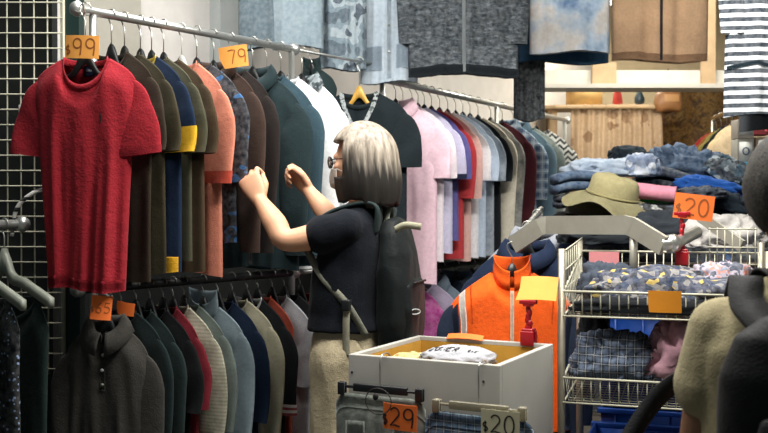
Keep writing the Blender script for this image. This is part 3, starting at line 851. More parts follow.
midlow(456, 'slate blue shirt low on the second rack', fab('55677a'), 'shirt', name='shirt', sleeve='long', neck='shirt', holder='slate blue low shirt')
midlow(472, 'pale grey shirt low on the second rack behind the tracksuit top', fab('9aa2a8'), 'shirt', name='shirt', sleeve='long', neck='shirt', holder='pale grey low shirt')
midlow(490, 'white grey shirt low on the second rack near the wire stand', fab('b9bcc0'), 'shirt', name='shirt', sleeve='long', neck='shirt', holder='white grey low shirt')

# ------------------------------------------------------------------ garments displayed high up along an overhead rod
OA = Vector((-0.72, 4.12, 0)); OB = Vector((1.62, 4.72, 0)); OD = (OB - OA).normalized(); OZ = 2.78
rod = empty('overhead_rod', (OA.x, OA.y, 0), 0, 'overhead steel rod from which the display garments hang', 'rod')
bm = BM(); add_tube(bm, [Vector((-0.1 * OD.x, -0.1 * OD.y, OZ)), (OB - OA) + Vector((0, 0, OZ))], 0.013, 12); mesh_obj('rail', bm, M['steel'], rod)
for t in (0.05, 0.5, 0.97):
    bm = BM(); q = (OB - OA) * t; add_tube(bm, [q + Vector((0, 0, OZ)), q + Vector((0, 0, 3.3))], 0.005, 8); mesh_obj('hanging_rod', bm, M['steel'], rod)
def over(px, zbot, label, body, cat, dy=0.0, top=OZ, rz=0.0, hook=0.12, **kw):
    k = (px - 384) / FPX
    t = (k * OA.y - OA.x) / (OD.x - k * OD.y)
    p = OA + OD * t
    ln = top - hook - (CAMZ + (HOR - zbot) / FPX * p.y)
    return hang_garment((p.x, p.y + dy, top), rz, label, cat, body, hook=hook, length=ln, group='display garments hung overhead', seed=int(px * 11), **kw)
blue1 = fab('5f7079'); blue2 = fab('8ea1ac')
def wash(n, a, b, sc=6): return blotch(n, [(0.3, a), (0.7, b)], sc, 4, interp='LINEAR')
over(262, 46, 'slate grey blue long dress hanging high at the left', wash('slate_wash', '52646e', '71838b'), 'dress', name='dress', sleeve='none', hw=0.115, drop=0.05, hem=1.0, fold=0.006, nf=1.5, holder='slate grey blue dress', dy=0.07, rz=-0.1)
over(298, 48, 'pale grey blue long shirt hanging high beside the slate dress', wash('paleblue_wash', '7f949f', 'a3b3bb'), 'shirt', name='shirt', sleeve='none', hw=0.115, drop=0.05, fold=0.006, nf=1.6, holder='pale grey blue long shirt', rz=-0.1, th=0.03)
over(343, 70, 'blue grey camouflage trousers hanging high up', blotch('blue_camo', [(0.0, '5d6d78'), (0.44, '7f919b'), (0.52, 'a6b4bb'), (0.6, '4d5c69')], 9, 2), 'trousers', name='trousers', sleeve='none', hw=0.105, drop=0.03, fold=0.010, holder='camouflage trousers', th=0.025, neck='none')
over(389, 83, 'light blue denim jacket bottom with patch pockets hanging high', wash('light_denim', 'a3b3c0', 'b9c6cf'), 'denim jacket', name='denim_jacket', sleeve='none', hw=0.13, drop=0.05, fold=0.008, hem=1.0, holder='light blue denim jacket', placket=0.98,
    panels=[('patch_pocket', -0.8, -0.25, 0.80, 0.93, fab('a9b9c6')), ('patch_pocket', 0.25, 0.8, 0.80, 0.93, fab('a9b9c6'))])
marl = fab_pat('dark_marl', lambda t: t.ramp(t.noise(t.coord((1, 1, 3.5)), 26, 5, 0.75), [(0.36, '1c2328'), (0.52, '343e45'), (0.68, '70797f')]))
over(461, 80, 'dark grey marled zip cardigan hanging high in the middle', marl, 'cardigan', name='cardigan', sleeve='long', hw=0.25, drop=0.08, fold=0.014, nf=4, holder='dark marled cardigan', zipper=fab('9aa0a2'), hemband=fab('23292e'), dy=-0.12, hem=0.98)
over(533, 118, 'black trousers hanging behind the tie-dye tee', stripes('black_pin', '151c20', '222c30', 0.03, 0.5, 0), 'trousers', name='trousers', sleeve='none', hw=0.075, drop=0.02, fold=0.010, holder='black trousers', dy=0.12, th=0.03, neck='none')
tied = blotch('tie_dye', [(0.3, '5f7fa6'), (0.42, 'a9bdd0'), (0.52, 'd0cecb'), (0.66, 'c2b7aa'), (0.75, 'd2d2d2')], 5.5, 3, interp='LINEAR')
over(567, 55, 'white and blue tie-dye tee hanging high', tied, 'tee', name='tee', sleeve='short', hw=0.19, drop=0.07, fold=0.008, holder='tie-dye tee', dy=-0.06, hem=0.98)
over(565, 62, 'navy blue tee showing as an edge behind the tie-dye tee', fab('2a4a63'), 'tee', name='tee', sleeve='short', hw=0.215, drop=0.07, fold=0.006, holder='navy tee behind the tie-dye', dy=0.04, hem=1.0, th=0.025)
over(657, 63, 'tan zip jacket hanging high at the right', fab('d0aa86'), 'jacket', name='jacket', sleeve='none', hw=0.236, drop=0.08, fold=0.010, zipper=fab('4a4a4c'), holder='tan zip jacket', dy=-0.04, hem=0.97, hemband=fab('c49e7c'), neck='shirt')
str1 = stripes('navy_stripe', 'cfd3d6', '2a343e', 0.0298, 0.5)
p = P(771, 0, 3.5)
ln = 2.66 - 0.12 - (CAMZ + (HOR - 117) / FPX * 3.5)
root, G = hang_garment((p.x, 3.5, 2.66), 0.05, 'navy and white striped tee hanging at the right edge', 'tee', str1, hook=0.12, length=ln, group='display garments hung overhead', seed=99, name='tee', sleeve='long', hw=0.16, drop=0.05, rnd=0.0, fold=0.008, holder='striped tee', hem=1.12, hemband=None, th=0.04)
mesh_obj('dark_band', G.patch(-0.98, 0.98, 0.795, 0.81, 0.003, 30, 3), fab('24323a'), root)
hang_garment((p.x + 0.1, 3.62, 2.66), 0.05, 'charcoal skirt edge below the striped tee', 'skirt', fab('4a4e52'), hook=0.12, length=ln + 0.04, group='display garments hung overhead', seed=98, name='skirt', sleeve='none', hw=0.18, drop=0.05, fold=0.006, holder='charcoal skirt', th=0.03)
rod = empty('overhead_rod', (1.05, 3.5, 0), 0, 'short overhead rod holding the striped tee at the right', 'rod')
bm = BM(); add_tube(bm, [Vector((p.x - 1.05, -0.15, 2.66)), Vector((p.x - 1.05, 0.05, 2.66))], 0.012, 10); add_tube(bm, [Vector((p.x - 0.95, -0.02, 2.66)), Vector((p.x - 0.95, 0.2, 2.66))], 0.012, 10); add_tube(bm, [Vector((p.x - 1.25, 0.05, 2.66)), Vector((p.x - 0.8, 0.05, 2.66))], 0.012, 10); add_tube(bm, [Vector((p.x - 1.0, 0.05, 2.66)), Vector((p.x - 1.0, 0.05, 3.3))], 0.006, 8); mesh_obj('rail', bm, M['steel'], rod)
# ------------------------------------------------------------------ white wooden bin
M['whitewood'] = plain('white_painted_wood', 'a8a69e', 0.7, 0, 0.08, 5, 0.1)
M['yellowwood'] = plain('yellow_stained_plywood', 'b98a2c', 0.75, 0, 0.22, 7, 0.15)
BO = Vector((-0.1, 2.8, 0)); BR = -math.radians(27)
e1 = Vector((math.cos(BR), math.sin(BR), 0)); e2 = Vector((-e1.y, e1.x, 0))
BW, BD, BZ, BH = 0.45, 0.46, 0.905, 0.46
bn = empty('sale_bin', BO, BR, 'white painted wooden bin with a yellow inside standing in the middle', 'bin')
def wallboard(name, c, s, mat, parent):
    bm = BM(); add_box(bm, c, s, None, 0.003); return mesh_obj(name, bm, mat, parent)
def two_tone(c, s, axis, sign):
    """a board whose face towards the inside is yellow, built as white board plus yellow lining"""
    b = wallboard('side_board', c, s, M['whitewood'], bn)
    c2 = list(c); s2_ = list(s); c2[axis] += sign * (s[axis] / 2 + 0.002); s2_[axis] = 0.003; s2_[2] -= 0.012; c2[2] -= 0.006
    s2_[1 - axis] -= 0.036 if axis == 1 else 0.0
    wallboard('lining', c2, s2_, M['yellowwood'], b)
zc = BZ - BH / 2
skew = 0.0
two_tone([BW / 2, 0.009, zc], [BW, 0.018, BH], 1, 1)
two_tone([BW / 2, BD - 0.009, zc], [BW, 0.018, BH], 1, -1)
two_tone([0.009, BD / 2, zc], [0.018, BD - 0.037, BH], 0, 1)
two_tone([BW - 0.009, BD / 2, zc], [0.018, BD - 0.037, BH], 0, -1)
wallboard('bottom_board', [BW / 2, BD / 2, BZ - BH + 0.012], [BW - 0.05, BD - 0.05, 0.018], M['yellowwood'], bn)
for (x, y) in ((0.03, 0.03), (BW - 0.03, 0.03), (0.03, BD - 0.03), (BW - 0.03, BD - 0.03)):
    wallboard('leg', [x, y, (BZ - BH) / 2], [0.04, 0.04, BZ - BH], M['whitewood'], bn)
for (x, z) in ((0.012, -0.05), (0.405, -0.045), (0.012, -0.16), (0.405, -0.16)):
    bm = BM(); add_cyl(bm, Vector((x, -0.0015, BZ + z)), Vector((x, 0.002, BZ + z)), 0.0035, 10); mesh_obj('screw', bm, M['ink'], bn)
def binp(x, y, z): return BO + e1 * x + e2 * y + Vector((0, 0, z))
# clothes in the bin
heap_cloth('folded_tee', binp(0.22, 0.22, BZ - 0.24), (0.15, 0.13, 0.13), fab('8f8a80'), 'grey heap of tees low in the white bin', 'tee', 4, BR, 'clothes in the white bin', flat=0.5)
wt = heap_cloth('folded_tee', binp(0.25, 0.20, BZ - 0.024), (0.105, 0.085, 0.034), fab('a4a5aa', sheen=0), 'white tee with black JONER lettering on top in the bin', 'tee', 8, BR, 'clothes in the white bin', amp=0.10)
# the black print lies on the cloth: each stroke point is dropped onto the surface
def on_heap(o, x, z0, off=0.0025):
    """nearest surface point of the heap for a ray going +y at local (x, z0)"""
    d = Vector((0, 1, -0.45)).normalized()
    ok, loc, nrm, _ = o.ray_cast(Vector((x, -0.5, z0 + 0.225)), d)
    return (loc - d * off) if ok else Vector((x, -0.05, z0))
lettering('JONER', 0.022, M['ink'], wt, lambda x, z: on_heap(wt, -0.07 + x, 0.004 + z), 0.10, 0.85)
lettering('RAE', 0.010, M['ink'], wt, lambda x, z: on_heap(wt, 0.048 + x, 0.008 + z), 0.10, 0.95)
heap_cloth('folded_tee', binp(0.10, 0.20, BZ - 0.05), (0.055, 0.06, 0.03), fab('c9b27a'), 'pale yellow cloth beside the white tee in the bin', 'tee', 18, BR, 'clothes in the white bin', amp=0.3)

def clip_stand(base, h, rz, label, tilt=0.0):
    """red spring clip with a jointed arm that holds a card at its top"""
    r = empty('clip_card_holder', base, rz, label, 'card holder', 'red clip card holders')
    r.rotation_euler = (tilt, 0, rz)
    bm = BM()
    add_box(bm, (0, -0.011, 0.012), (0.042, 0.008, 0.044), None, 0.003); add_box(bm, (0, 0.020, 0.012), (0.042, 0.008, 0.044), None, 0.003)
    add_box(bm, (0, 0.005, 0.036), (0.036, 0.036, 0.012), None, 0.004)
    mesh_obj('clamp', bm, M['redplastic'], r)
    bm = BM(); n = 6
    for k in range(n):
        z = 0.045 + (h - 0.075) * k / (n - 1)
        add_ellipsoid(bm, (0.003 * math.sin(k * 2), 0.004, z), (0.011 - 0.0008 * k, 0.010, 0.013), None, 12, 8)
    add_cyl(bm, Vector((0, 0.004, 0.04)), Vector((0, 0.004, h - 0.02)), 0.006)
    mesh_obj('arm', bm, M['redplastic'], r)
    bm = BM(); add_box(bm, (0, -0.0075, h - 0.008), (0.052, 0.006, 0.012), None, 0.002); add_box(bm, (0, 0.0085, h - 0.008), (0.052, 0.006, 0.012), None, 0.002); add_box(bm, (0, 0.0005, h - 0.017), (0.03, 0.02, 0.008), None, 0.002)
    mesh_obj('jaw', bm, M['redplastic'], r)
    return r
cb = binp(0.375, BD - 0.0125, BZ + 0.002)
clip_stand(cb, 0.13, BR, 'red clip card holder on the back edge of the white bin')
price_card(cb + Vector((0.03, -0.0, 0.165)), 0.115, 0.078, 'card_yellow', BR + 0.1, 'blank orange yellow card held above the white bin', tilt=-0.5, cut=-0.35)
price_card(binp(0.17, BD - 0.02, BZ + 0.010), 0.12, 0.022, 'card_orange', BR, 'orange card strip lying along the bin back edge', tilt=-0.9)

# skirts hanging on the front of the bin
def clip_hanger(label, c, w, col, clipcol, ht=0.094):
    r = empty('clip_hanger', c, BR, label, 'hanger', 'clip hangers on the bin')
    bm = BM(); add_box(bm, (0, 0, 0), (w * 0.66, 0.012, 0.022), None, 0.003); add_cyl(bm, Vector((-w / 2, 0, 0.0)), Vector((w / 2, 0, 0.0)), 0.004); mesh_obj('bar', bm, M[col], r)
    for sg in (-1, 1):
        bm = BM(); add_box(bm, (sg * w / 2 * 0.95, -0.006, -0.006), (0.022, 0.006, 0.036), None, 0.003); add_box(bm, (sg * w / 2 * 0.95, 0.006, -0.006), (0.022, 0.006, 0.036), None, 0.003); add_box(bm, (sg * w / 2 * 0.95, 0, 0.006), (0.016, 0.014, 0.006))
        mesh_obj('clip', bm, M[clipcol], r)
    bm = BM(); add_tube(bm, smoothpath([(0, 0, 0.008), (0, 0.0, 0.05), (0, -0.002, ht - 0.02), (0, 0.010, ht - 0.002), (0, 0.042, ht), (0, 0.058, ht - 0.012), (0, 0.060, ht - 0.03)]), 0.0022, 8); mesh_obj('hook', bm, M['chrome'], r)
    return r
M['clear'] = plain('clear_plastic', 'b9b29a', 0.25, 0, 0.06, 12); M['clear'].node_tree.nodes['Principled BSDF'].inputs['Transmission Weight'].default_value = 0.55
def skirt(name, label, cat, c, w, length, mat, seed, waist=None, **kw):
    G = Garment(hw=w / 2, length=length, drop=0.0, nw=0.95, nd=0.004, th=0.016, hem=1.22, fold=0.010, seed=seed, nf=2.2)
    r = empty(name, c, BR, label, cat, 'skirts hung on the white bin')
    mesh_obj('body', G.body(30, 20), mat, r)
    mesh_obj('waistband', G.patch(-1, 1, 0.0, 0.085, 0.002, 30, 3), waist or mat, r)
    for k in kw.get('pockets', ()):
        mesh_obj('pocket', G.patch(k - 0.22, k + 0.22, 0.16, 0.42, 0.003, 8, 8), mat, r)
    return r, G
hz = BZ - 0.085
hg = binp(0.115, -0.028, hz)
clip_hanger('black clip hanger on the bin front holding the grey denim skirt', hg, 0.25, 'blackplastic', 'blackplastic')
denim = blotch('grey_denim', [(0.3, '5e655f'), (0.7, '848a80')], 16, 4, interp='LINEAR')
skirt('denim_skirt', 'washed grey denim skirt on the black clip hanger of the bin', 'skirt', hg + Vector((0, 0, -0.012)), 0.275, 0.46, denim, 3, pockets=(-0.5, 0.55))
hg2 = binp(0.405, -0.034, hz - 0.022)
clip_hanger('clear clip hanger on the bin front holding the tartan skirt', hg2, 0.25, 'clear', 'clear', 0.116)
tart = plaid('dark_tartan', '1a2438', '34506a', 0.022, 0.5, '93a8ac')
skirt('tartan_skirt', 'dark blue tartan skirt on the clear clip hanger of the bin', 'skirt', hg2 + Vector((0, 0, -0.014)), 0.30, 0.45, tart, 6)
price_card(P(399, 418, 2.60), 0.098, 0.068, 'card_orange', BR, 'orange card marked $29 on the grey denim skirt', '$29', 'ink', th=0.05, roll=math.radians(1), stroke=0.045)
price_card(P(500, 425, 2.50), 0.102, 0.07, 'card_cream', BR, 'cream card marked $20 on the tartan skirt', '$20', 'ink', th=0.046, stroke=0.045, bend=0.002)
sr = empty('tag_string', P(380, 402, 2.61), BR, 'black string loop carrying the $29 card', 'string')
bm = BM(); add_tube(bm, [(0.038 * math.cos(a) - 0.005, 0, 0.034 * math.sin(a)) for a in [2 * PI * i / 24 for i in range(25)]], 0.0016, 6); mesh_obj('loop', bm, M['ink'], sr)
bm = BM(); add_ellipsoid(bm, (-0.012, -0.002, 0.012), (0.008, 0.006, 0.010)); mesh_obj('toggle', bm, M['ink'], sr)

# ------------------------------------------------------------------ wire display stand with two baskets
SO = Vector((0.525, 3.03, 0)); SR = math.radians(-18)
f1 = Vector((math.cos(SR), math.sin(SR), 0)); f2 = Vector((-f1.y, f1.x, 0))
def st(x, y, z): return SO + f1 * x + f2 * y + Vector((0, 0, z))
stand = empty('wire_basket_stand', SO, SR, 'chrome display stand with two wire baskets to the right of the bin', 'basket stand')
SW, SD = 0.60, 0.46
for (x, y) in ((0.012, 0.012), (SW, 0.012), (0.012, SD), (SW, SD)):
    bm = BM(); add_cyl(bm, Vector((x, y, 0.03)), Vector((x, y, 1.20 if y > 0.2 else 1.19)), 0.011); mesh_obj('post', bm, M['post'], stand)
    bm = BM(); add_ellipsoid(bm, (x, y, 0.028), (0.028, 0.016, 0.028)); mesh_obj('caster', bm, M['blackplastic'], stand)
for (x, h) in ((0.20, 1.235),):
    bm = BM(); add_cyl(bm, Vector((x, SD - 0.1, 1.06)), Vector((x, SD - 0.1, h)), 0.013); mesh_obj('support', bm, M['bar'], stand)
def basket(zf, zb, depth, label):
    """sloping wire tray, rim from the front (zf) to the back (zb)"""
    r = empty(label, (0, 0, 0)); bpy.data.objects.remove(r)
    bm = BM(); a = 0.02; bb = SW - 0.008; y0, y1 = 0.0, SD - 0.012
    def rim(x, y): return Vector((x, y, zf + (zb - zf) * (y - y0) / (y1 - y0)))
    add_tube(bm, [rim(a, y0), rim(bb, y0)], 0.0038, 8); add_tube(bm, [rim(a, y1), rim(bb, y1)], 0.0038, 8); add_tube(bm, [rim(a, y0), rim(a, y1)], 0.0038, 8); add_tube(bm, [rim(bb, y0), rim(bb, y1)], 0.0038, 8)
    br = mesh_obj('basket_rim', bm, M['wire_white'], stand)
    bm = BM(); zb0 = zf - depth
    def bot(x, y): return Vector((x, y, zb0 + (zb - zf) * 0.35 * (y - y0) / (y1 - y0)))
    n = 21
    for i in range(n + 1):
        x = a + (bb - a) * i / n
        add_tube(bm, [rim(x, y0), bot(x, y0 + 0.012), bot(x, y1 - 0.012), rim(x, y1)], 0.0019, 6)
    for i in range(1, 14):
        y = y0 + (y1 - y0) * i / 14
        add_tube(bm, [rim(a, y), bot(a + 0.01, y), bot(bb - 0.01, y), rim(bb, y)], 0.0019, 6)
    for (p, q) in (((a, y0), (bb, y0)), ((a, y1), (bb, y1)), ((a, y0), (a, y1)), ((bb, y0), (bb, y1))):
        m0 = bot(*p); m1 = bot(*q); add_tube(bm, [m0, m1], 0.003, 6)
    mesh_obj('basket', bm, M['wire_white'], stand)
basket(1.062, 1.165, 0.075, 'b'); basket(0.80, 0.87, 0.075, 'b')
bm = BM(); 
for i in range(9):
    x = 0.02; y = 0.05 + 0.40 * i / 8
    add_tube(bm, [Vector((x, y, 1.06)), Vector((x, y, 1.185 + 0.02 * i / 8))], 0.0019, 6)
for z in (0.0, 0.06, 0.12): add_tube(bm, [Vector((0.02, 0.04, 1.065 + z)), Vector((0.02, 0.46, 1.09 + z))], 0.0024, 6)
mesh_obj('side_grid', bm, M['wire_white'], stand)
bm = BM()
for i in range(7):
    x = SW - 0.16 + 0.14 * i / 6
    add_tube(bm, [Vector((x, SD - 0.06, 1.12)), Vector((x, SD - 0.06, 1.25))], 0.0019, 6)
for z in (1.13, 1.185, 1.245): add_tube(bm, [Vector((SW - 0.165, SD - 0.06, z)), Vector((SW - 0.015, SD - 0.06, z))], 0.0024, 6)
mesh_obj('back_grid', bm, M['wire_white'], stand)
# bent flat bar on top (a garment arm): its ends slope down towards the shopper
def flatbar(bm, pts, hgt, th):
    rings = []
    for i, p in enumerate(pts):
        q0 = pts[max(0, i - 1)]; q1 = pts[min(len(pts) - 1, i + 1)]
        t = (q1 - q0).normalized(); up_ = Vector((0, 0, 1)); up_ = (up_ - t * up_.dot(t)).normalized(); sd = t.cross(up_)
        rings.append([p + up_ * hgt / 2 + sd * th / 2, p + up_ * hgt / 2 - sd * th / 2, p - up_ * hgt / 2 - sd * th / 2, p - up_ * hgt / 2 + sd * th / 2])
    add_loft(bm, rings)
inv = Matrix.Translation(SO) @ Matrix.Rotation(SR, 4, 'Z'); inv = inv.inverted()
def L(v): return inv @ v
bm = BM(); pts = [P(513, 245, 3.625), P(540, 227, 3.56), P(547, 225, 3.55), P(626, 225, 3.32), P(633, 227, 3.30), P(664, 246, 3.20)]
flatbar(bm, [L(p) for p in pts], 0.064, 0.016); mesh_obj('top_bar', bm, M['bar'], stand, smooth=False)
bm = BM(); add_tube(bm, [L(P(662, 245, 3.20)), L(P(676, 243, 3.22)), L(P(697, 232, 3.34))], 0.02, 12); add_tube(bm, [L(P(669, 244, 3.21)), L(P(675, 243, 3.22))], 0.03, 14); mesh_obj('joint_tube', bm, M['chrome'], stand)
bm = BM(); flatbar(bm, [L(P(700, 216, 3.45)), L(P(742, 246, 3.3))], 0.04, 0.012); mesh_obj('side_bar', bm, M['bar'], stand, smooth=False)
# contents of the baskets
floral = cells('dark_floral', [(0.0, '1d2230'), (0.3, '3b3f52'), (0.5, '5a5d68'), (0.6, '20304a'), (0.78, '7d7a78'), (0.93, 'b39a4c')], 55)
heap_cloth('blouse', st(0.31, 0.2, 1.035), (0.24, 0.16, 0.085), floral, 'dark floral blouse heaped in the upper wire basket', 'blouse', 31, SR, 'clothes in the wire baskets', amp=0.22)
heap_cloth('top', st(0.12, 0.30, 1.055), (0.085, 0.10, 0.075), fab('3c434e'), 'dark slate top behind the floral blouse in the upper basket', 'top', 33, SR, 'clothes in the wire baskets')
heap_cloth('top', st(0.47, 0.27, 1.06), (0.10, 0.09, 0.075), blotch('mixed_print', [(0.0, '3d4352'), (0.45, '9a93a0'), (0.55, 'b97868'), (0.62, '707a8c')], 22), 'lilac grey print top at the right of the upper basket', 'top', 35, SR, 'clothes in the wire baskets')
heap_cloth('dark_garment', st(0.29, 0.05, 1.01), (0.25, 0.045, 0.035), fab('15181c'), 'black garment lying along the front of the upper basket', 'garment', 36, SR, 'clothes in the wire baskets', amp=0.12)
pl = plaid('dark_plaid', '1b2230', '5a6b84', 0.024, 0.5, 'c0c8d0')
heap_cloth('shirt', st(0.16, 0.13, 0.825), (0.125, 0.10, 0.10), pl, 'dark plaid shirt in the lower wire basket', 'shirt', 41, SR, 'clothes in the wire baskets')
heap_cloth('top', st(0.355, 0.13, 0.845), (0.095, 0.09, 0.12), fab('c094a0', bump=0.4), 'dusty pink top with dark trim in the lower wire basket', 'top', 43, SR, 'clothes in the wire baskets', amp=0.3)
heap_cloth('dark_garment', st(0.075, 0.32, 0.85), (0.05, 0.09, 0.12), fab('15171a'), 'black garment at the left end of the lower basket', 'garment', 45, SR, 'clothes in the wire baskets')
heap_cloth('top', st(0.52, 0.11, 0.80), (0.055, 0.07, 0.075), fab('96707f'), 'smaller pink top beside the shopper in the lower basket', 'top', 47, SR, 'clothes in the wire baskets')
# blue crates behind and under the baskets
M['bluecrate'] = plain('blue_plastic', '12459a', 0.45, 0, 0.1, 10)
def crate(c, s, label):
    r = empty('plastic_crate', c, SR, label, 'crate', 'blue crates by the wire stand')
    w, d, h = s; bm = BM()
    for (cc, ss) in (((0, -d / 2, h / 2), (w, 0.008, h)), ((0, d / 2, h / 2), (w, 0.008, h)), ((-w / 2, 0, h / 2), (0.008, d - 0.01, h)), ((w / 2, 0, h / 2), (0.008, d - 0.01, h)), ((0, 0, 0.005), (w - 0.012, d - 0.012, 0.008))):
        add_box(bm, cc, ss)
    mesh_obj('shell', bm, M['bluecrate'], r)
    bm = BM()
    for z in (0.45, 0.72): add_box(bm, (0, -d / 2 - 0.006, h * z), (w, 0.008, 0.008))
    for i in range(6): add_box(bm, (-w / 2 + w * (i + 0.5) / 6, -d / 2 - 0.006, h / 2), (0.008, 0.006, h))
    mesh_obj('ribs', bm, M['bluecrate'], r)
    bm = BM(); add_box(bm, (0, -d / 2 - 0.006, h - 0.008), (w + 0.03, 0.022, 0.018), None, 0.003); mesh_obj('rim', bm, M['bluecrate'], r)
    bm = BM(); add_box(bm, (0, d / 2 + 0.006, h - 0.008), (w + 0.03, 0.022, 0.018), None, 0.003); mesh_obj('rim', bm, M['bluecrate'], r)
    return r
crate(st(0.36, 0.73, 0.62), (0.56, 0.38, 0.34), 'upper blue plastic crate behind the wire baskets')
crate(st(0.36, 0.73, 0.27), (0.56, 0.38, 0.34), 'lower blue plastic crate stacked beneath the other crate')
crate(st(0.30, 0.25, 0.36), (0.46, 0.36, 0.22), 'blue plastic crate under the lower wire basket')
# low trolley tables carrying the crates
def low_table(name, label, c, rz, w, d, h, hex_='6b5a45'):
    r = empty(name, c, rz, label, 'table'); m = plain('table_wood', hex_, 0.7, 0, 0.12, 6)
    bm = BM(); add_box(bm, (0, 0, h - 0.012), (w, d, 0.024), None, 0.003); mesh_obj('tabletop', bm, m, r)
    for sx in (-1, 1):
        for sy in (-1, 1):
            bm = BM(); add_box(bm, (sx * (w / 2 - 0.03), sy * (d / 2 - 0.03), (h - 0.024) / 2), (0.04, 0.04, h - 0.024)); mesh_obj('leg', bm, m, r)
    return r
c = st(0.36, 0.73, 0); low_table('low_table', 'low wooden table under the blue crates', c, SR, 0.62, 0.42, 0.27)
bm = BM()
for i in range(12): add_tube(bm, [Vector((0.012 + 0.588 * i / 11, 0.0, 0.352)), Vector((0.012 + 0.588 * i / 11, SD, 0.352))], 0.003, 6)
for y in (0.0, SD): add_tube(bm, [Vector((0.0, y, 0.346)), Vector((SW + 0.012, y, 0.346))], 0.005, 8)
mesh_obj('bottom_shelf', bm, M['wire_white'], stand)

price_card(P(604, 260, 3.33), 0.098, 0.055, 'card_pink', SR, 'pink card with an orange edge on the back rim of the upper basket', None, bend=0.002)
price_card(P(665, 302, 2.845), 0.092, 0.062, 'card_amber', SR, 'amber card hanging on the front rim of the upper basket', None, cut=0.12, bend=0.004)
cb = st(0.425, SD - 0.018, 1.168)
cb = P(682, 262, 3.24)
clip_stand(Vector((cb.x, cb.y, cb.z)), 0.165, SR, 'red clip card holder standing on the upper wire basket')
price_card(P(694, 207, 3.225), 0.124, 0.082, 'card_orange', SR + 0.15, 'bright orange card marked $20 above the wire baskets', '$20', 'faintink', roll=math.radians(7), th=0.055, stroke=0.05, bend=0.003)

# ------------------------------------------------------------------ orange tracksuit top and a navy one behind it
org = fab('f4601c', bump=0.45); nav = fab('232c3e'); wht = fab('d8d4cc')
tp = P(512, 247, 3.62)
root, G = hang_garment((tp.x, tp.y, tp.z), -math.radians(6), 'orange zip tracksuit top with white shoulder stripes and navy sleeves', 'tracksuit top', org, sleeve='long', neck='high', hook=0.085, group='garments at the wire stand', seed=77,
    name='tracksuit_top', sleevemat=nav, hw=0.225, drop=0.105, length=0.58, nw=0.30, nd=0.06, th=0.05, fold=0.012, zipper=fab('c9b9a0'), holder='orange tracksuit top', nf=3)
for sg in (-1, 1):
    mesh_obj('shoulder_stripe', G.patch(sg * 0.80 - 0.05, sg * 0.80 + 0.05, 0.0, 0.98, 0.004, 4, 24), wht, root)
    mesh_obj('side_panel', G.patch(sg * 0.93 - 0.06, sg * 0.93 + 0.06, 0.05, 0.99, 0.003, 4, 20), nav, root)
    mesh_obj('shoulder_seam', G.patch(sg * 0.66 - 0.01, sg * 0.66 + 0.01, 0.0, 0.25, 0.003, 2, 8), fab('c44a16'), root)
lettering('NANOOR', 0.012, M['ink'], root, lambda x, z: G.surf((0.045 + x) / 0.225, (0.165 + 0.115 * 0.4 + 0.016 - z) / 0.58, -1, 0.005), 0.09, 0.7)
tp2 = P(527, 226, 3.82)
hang_garment((tp2.x, tp2.y, tp2.z), -math.radians(14), 'navy jacket hanging just behind the orange tracksuit top', 'jacket', fab('1d2940'), sleeve='long', neck='shirt', hook=0.08, group='garments at the wire stand', seed=79, name='jacket', hw=0.22, drop=0.10, length=0.66, holder='navy jacket behind the tracksuit')
tp3 = P(537, 214, 4.02)
hang_garment((tp3.x, tp3.y, tp3.z), -math.radians(18), 'pale grey jacket behind the navy jacket and tracksuit top', 'jacket', fab('9ba0a8'), sleeve='long', neck='shirt', hook=0.08, group='garments at the wire stand', seed=83, name='jacket', hw=0.23, drop=0.12, length=0.72, holder='pale grey jacket')
rk = empty('garment_rail', (tp2.x, tp2.y, 0), 0, 'low steel garment rail behind the orange tracksuit top', 'clothes rack')
pa = Vector((tp2.x, tp2.y, tp2.z)); pb = Vector((tp3.x, tp3.y, tp3.z)); pd = pb - pa
bm = BM(); add_tube(bm, [Vector((0, 0, pa.z)) - pd * 0.4, Vector((0, 0, pa.z)), Vector((0, 0, pa.z)) + pd * 1.45], 0.012, 12); mesh_obj('rail', bm, M['steel'], rk)
for t in (0.35, 1.4):
    q = pd * t + Vector((0, 0, pa.z)); bm = BM(); add_tube(bm, [Vector((q.x, q.y, 0.02)), Vector((q.x, q.y, q.z - 0.008))], 0.010, 10); mesh_obj('post', bm, M['steel'], rk)
    bm = BM(); add_tube(bm, [Vector((q.x - 0.12, q.y + 0.03, 0.02)), Vector((q.x + 0.12, q.y - 0.03, 0.02))], 0.014, 10); mesh_obj('foot', bm, M['steel'], rk)

# ------------------------------------------------------------------ table with the heap of clothes
TX, TY = 1.34, 4.55
low_table('display_table', 'wooden table buried under the heap of hats and jeans', Vector((TX - 0.05, TY, 0)), 0, 1.32, 0.9, 0.86)
mound = heap_cloth('mixed_clothes', Vector((TX - 0.04, TY + 0.02, 0.99)), (0.64, 0.44, 0.33), blotch('mixed_dark', [(0.0, '1b1e24'), (0.42, '2c3a4c'), (0.5, '4a4f55'), (0.56, '20242a'), (0.65, '31507c')], 6), 'dark mixed clothes heaped thick on the table under the hats', 'clothes', 61, 0, None, amp=0.18, flat=0.26, nu=90, nv=40)
mound['kind'] = 'stuff'
GP = 'clothes on top of the heap'
den1 = blotch('denim_blue', [(0.3, '223a56'), (0.7, '465f7a')], 12, 4, interp='LINEAR'); den2 = blotch('denim_dark', [(0.3, '18202c'), (0.7, '2c394a')], 12, 4, interp='LINEAR'); den3 = blotch('denim_light', [(0.3, '8799ae'), (0.7, 'b3bfcc')], 12, 4, interp='LINEAR')
def hp(px, py, d): return P(px, py, d)
folded('jeans', hp(577, 181, 4.28), (0.20, 0.16, 0.085), den1, 'rolled blue jeans at the left end of the heap', 'jeans', 0.1, 3, GP, 2)
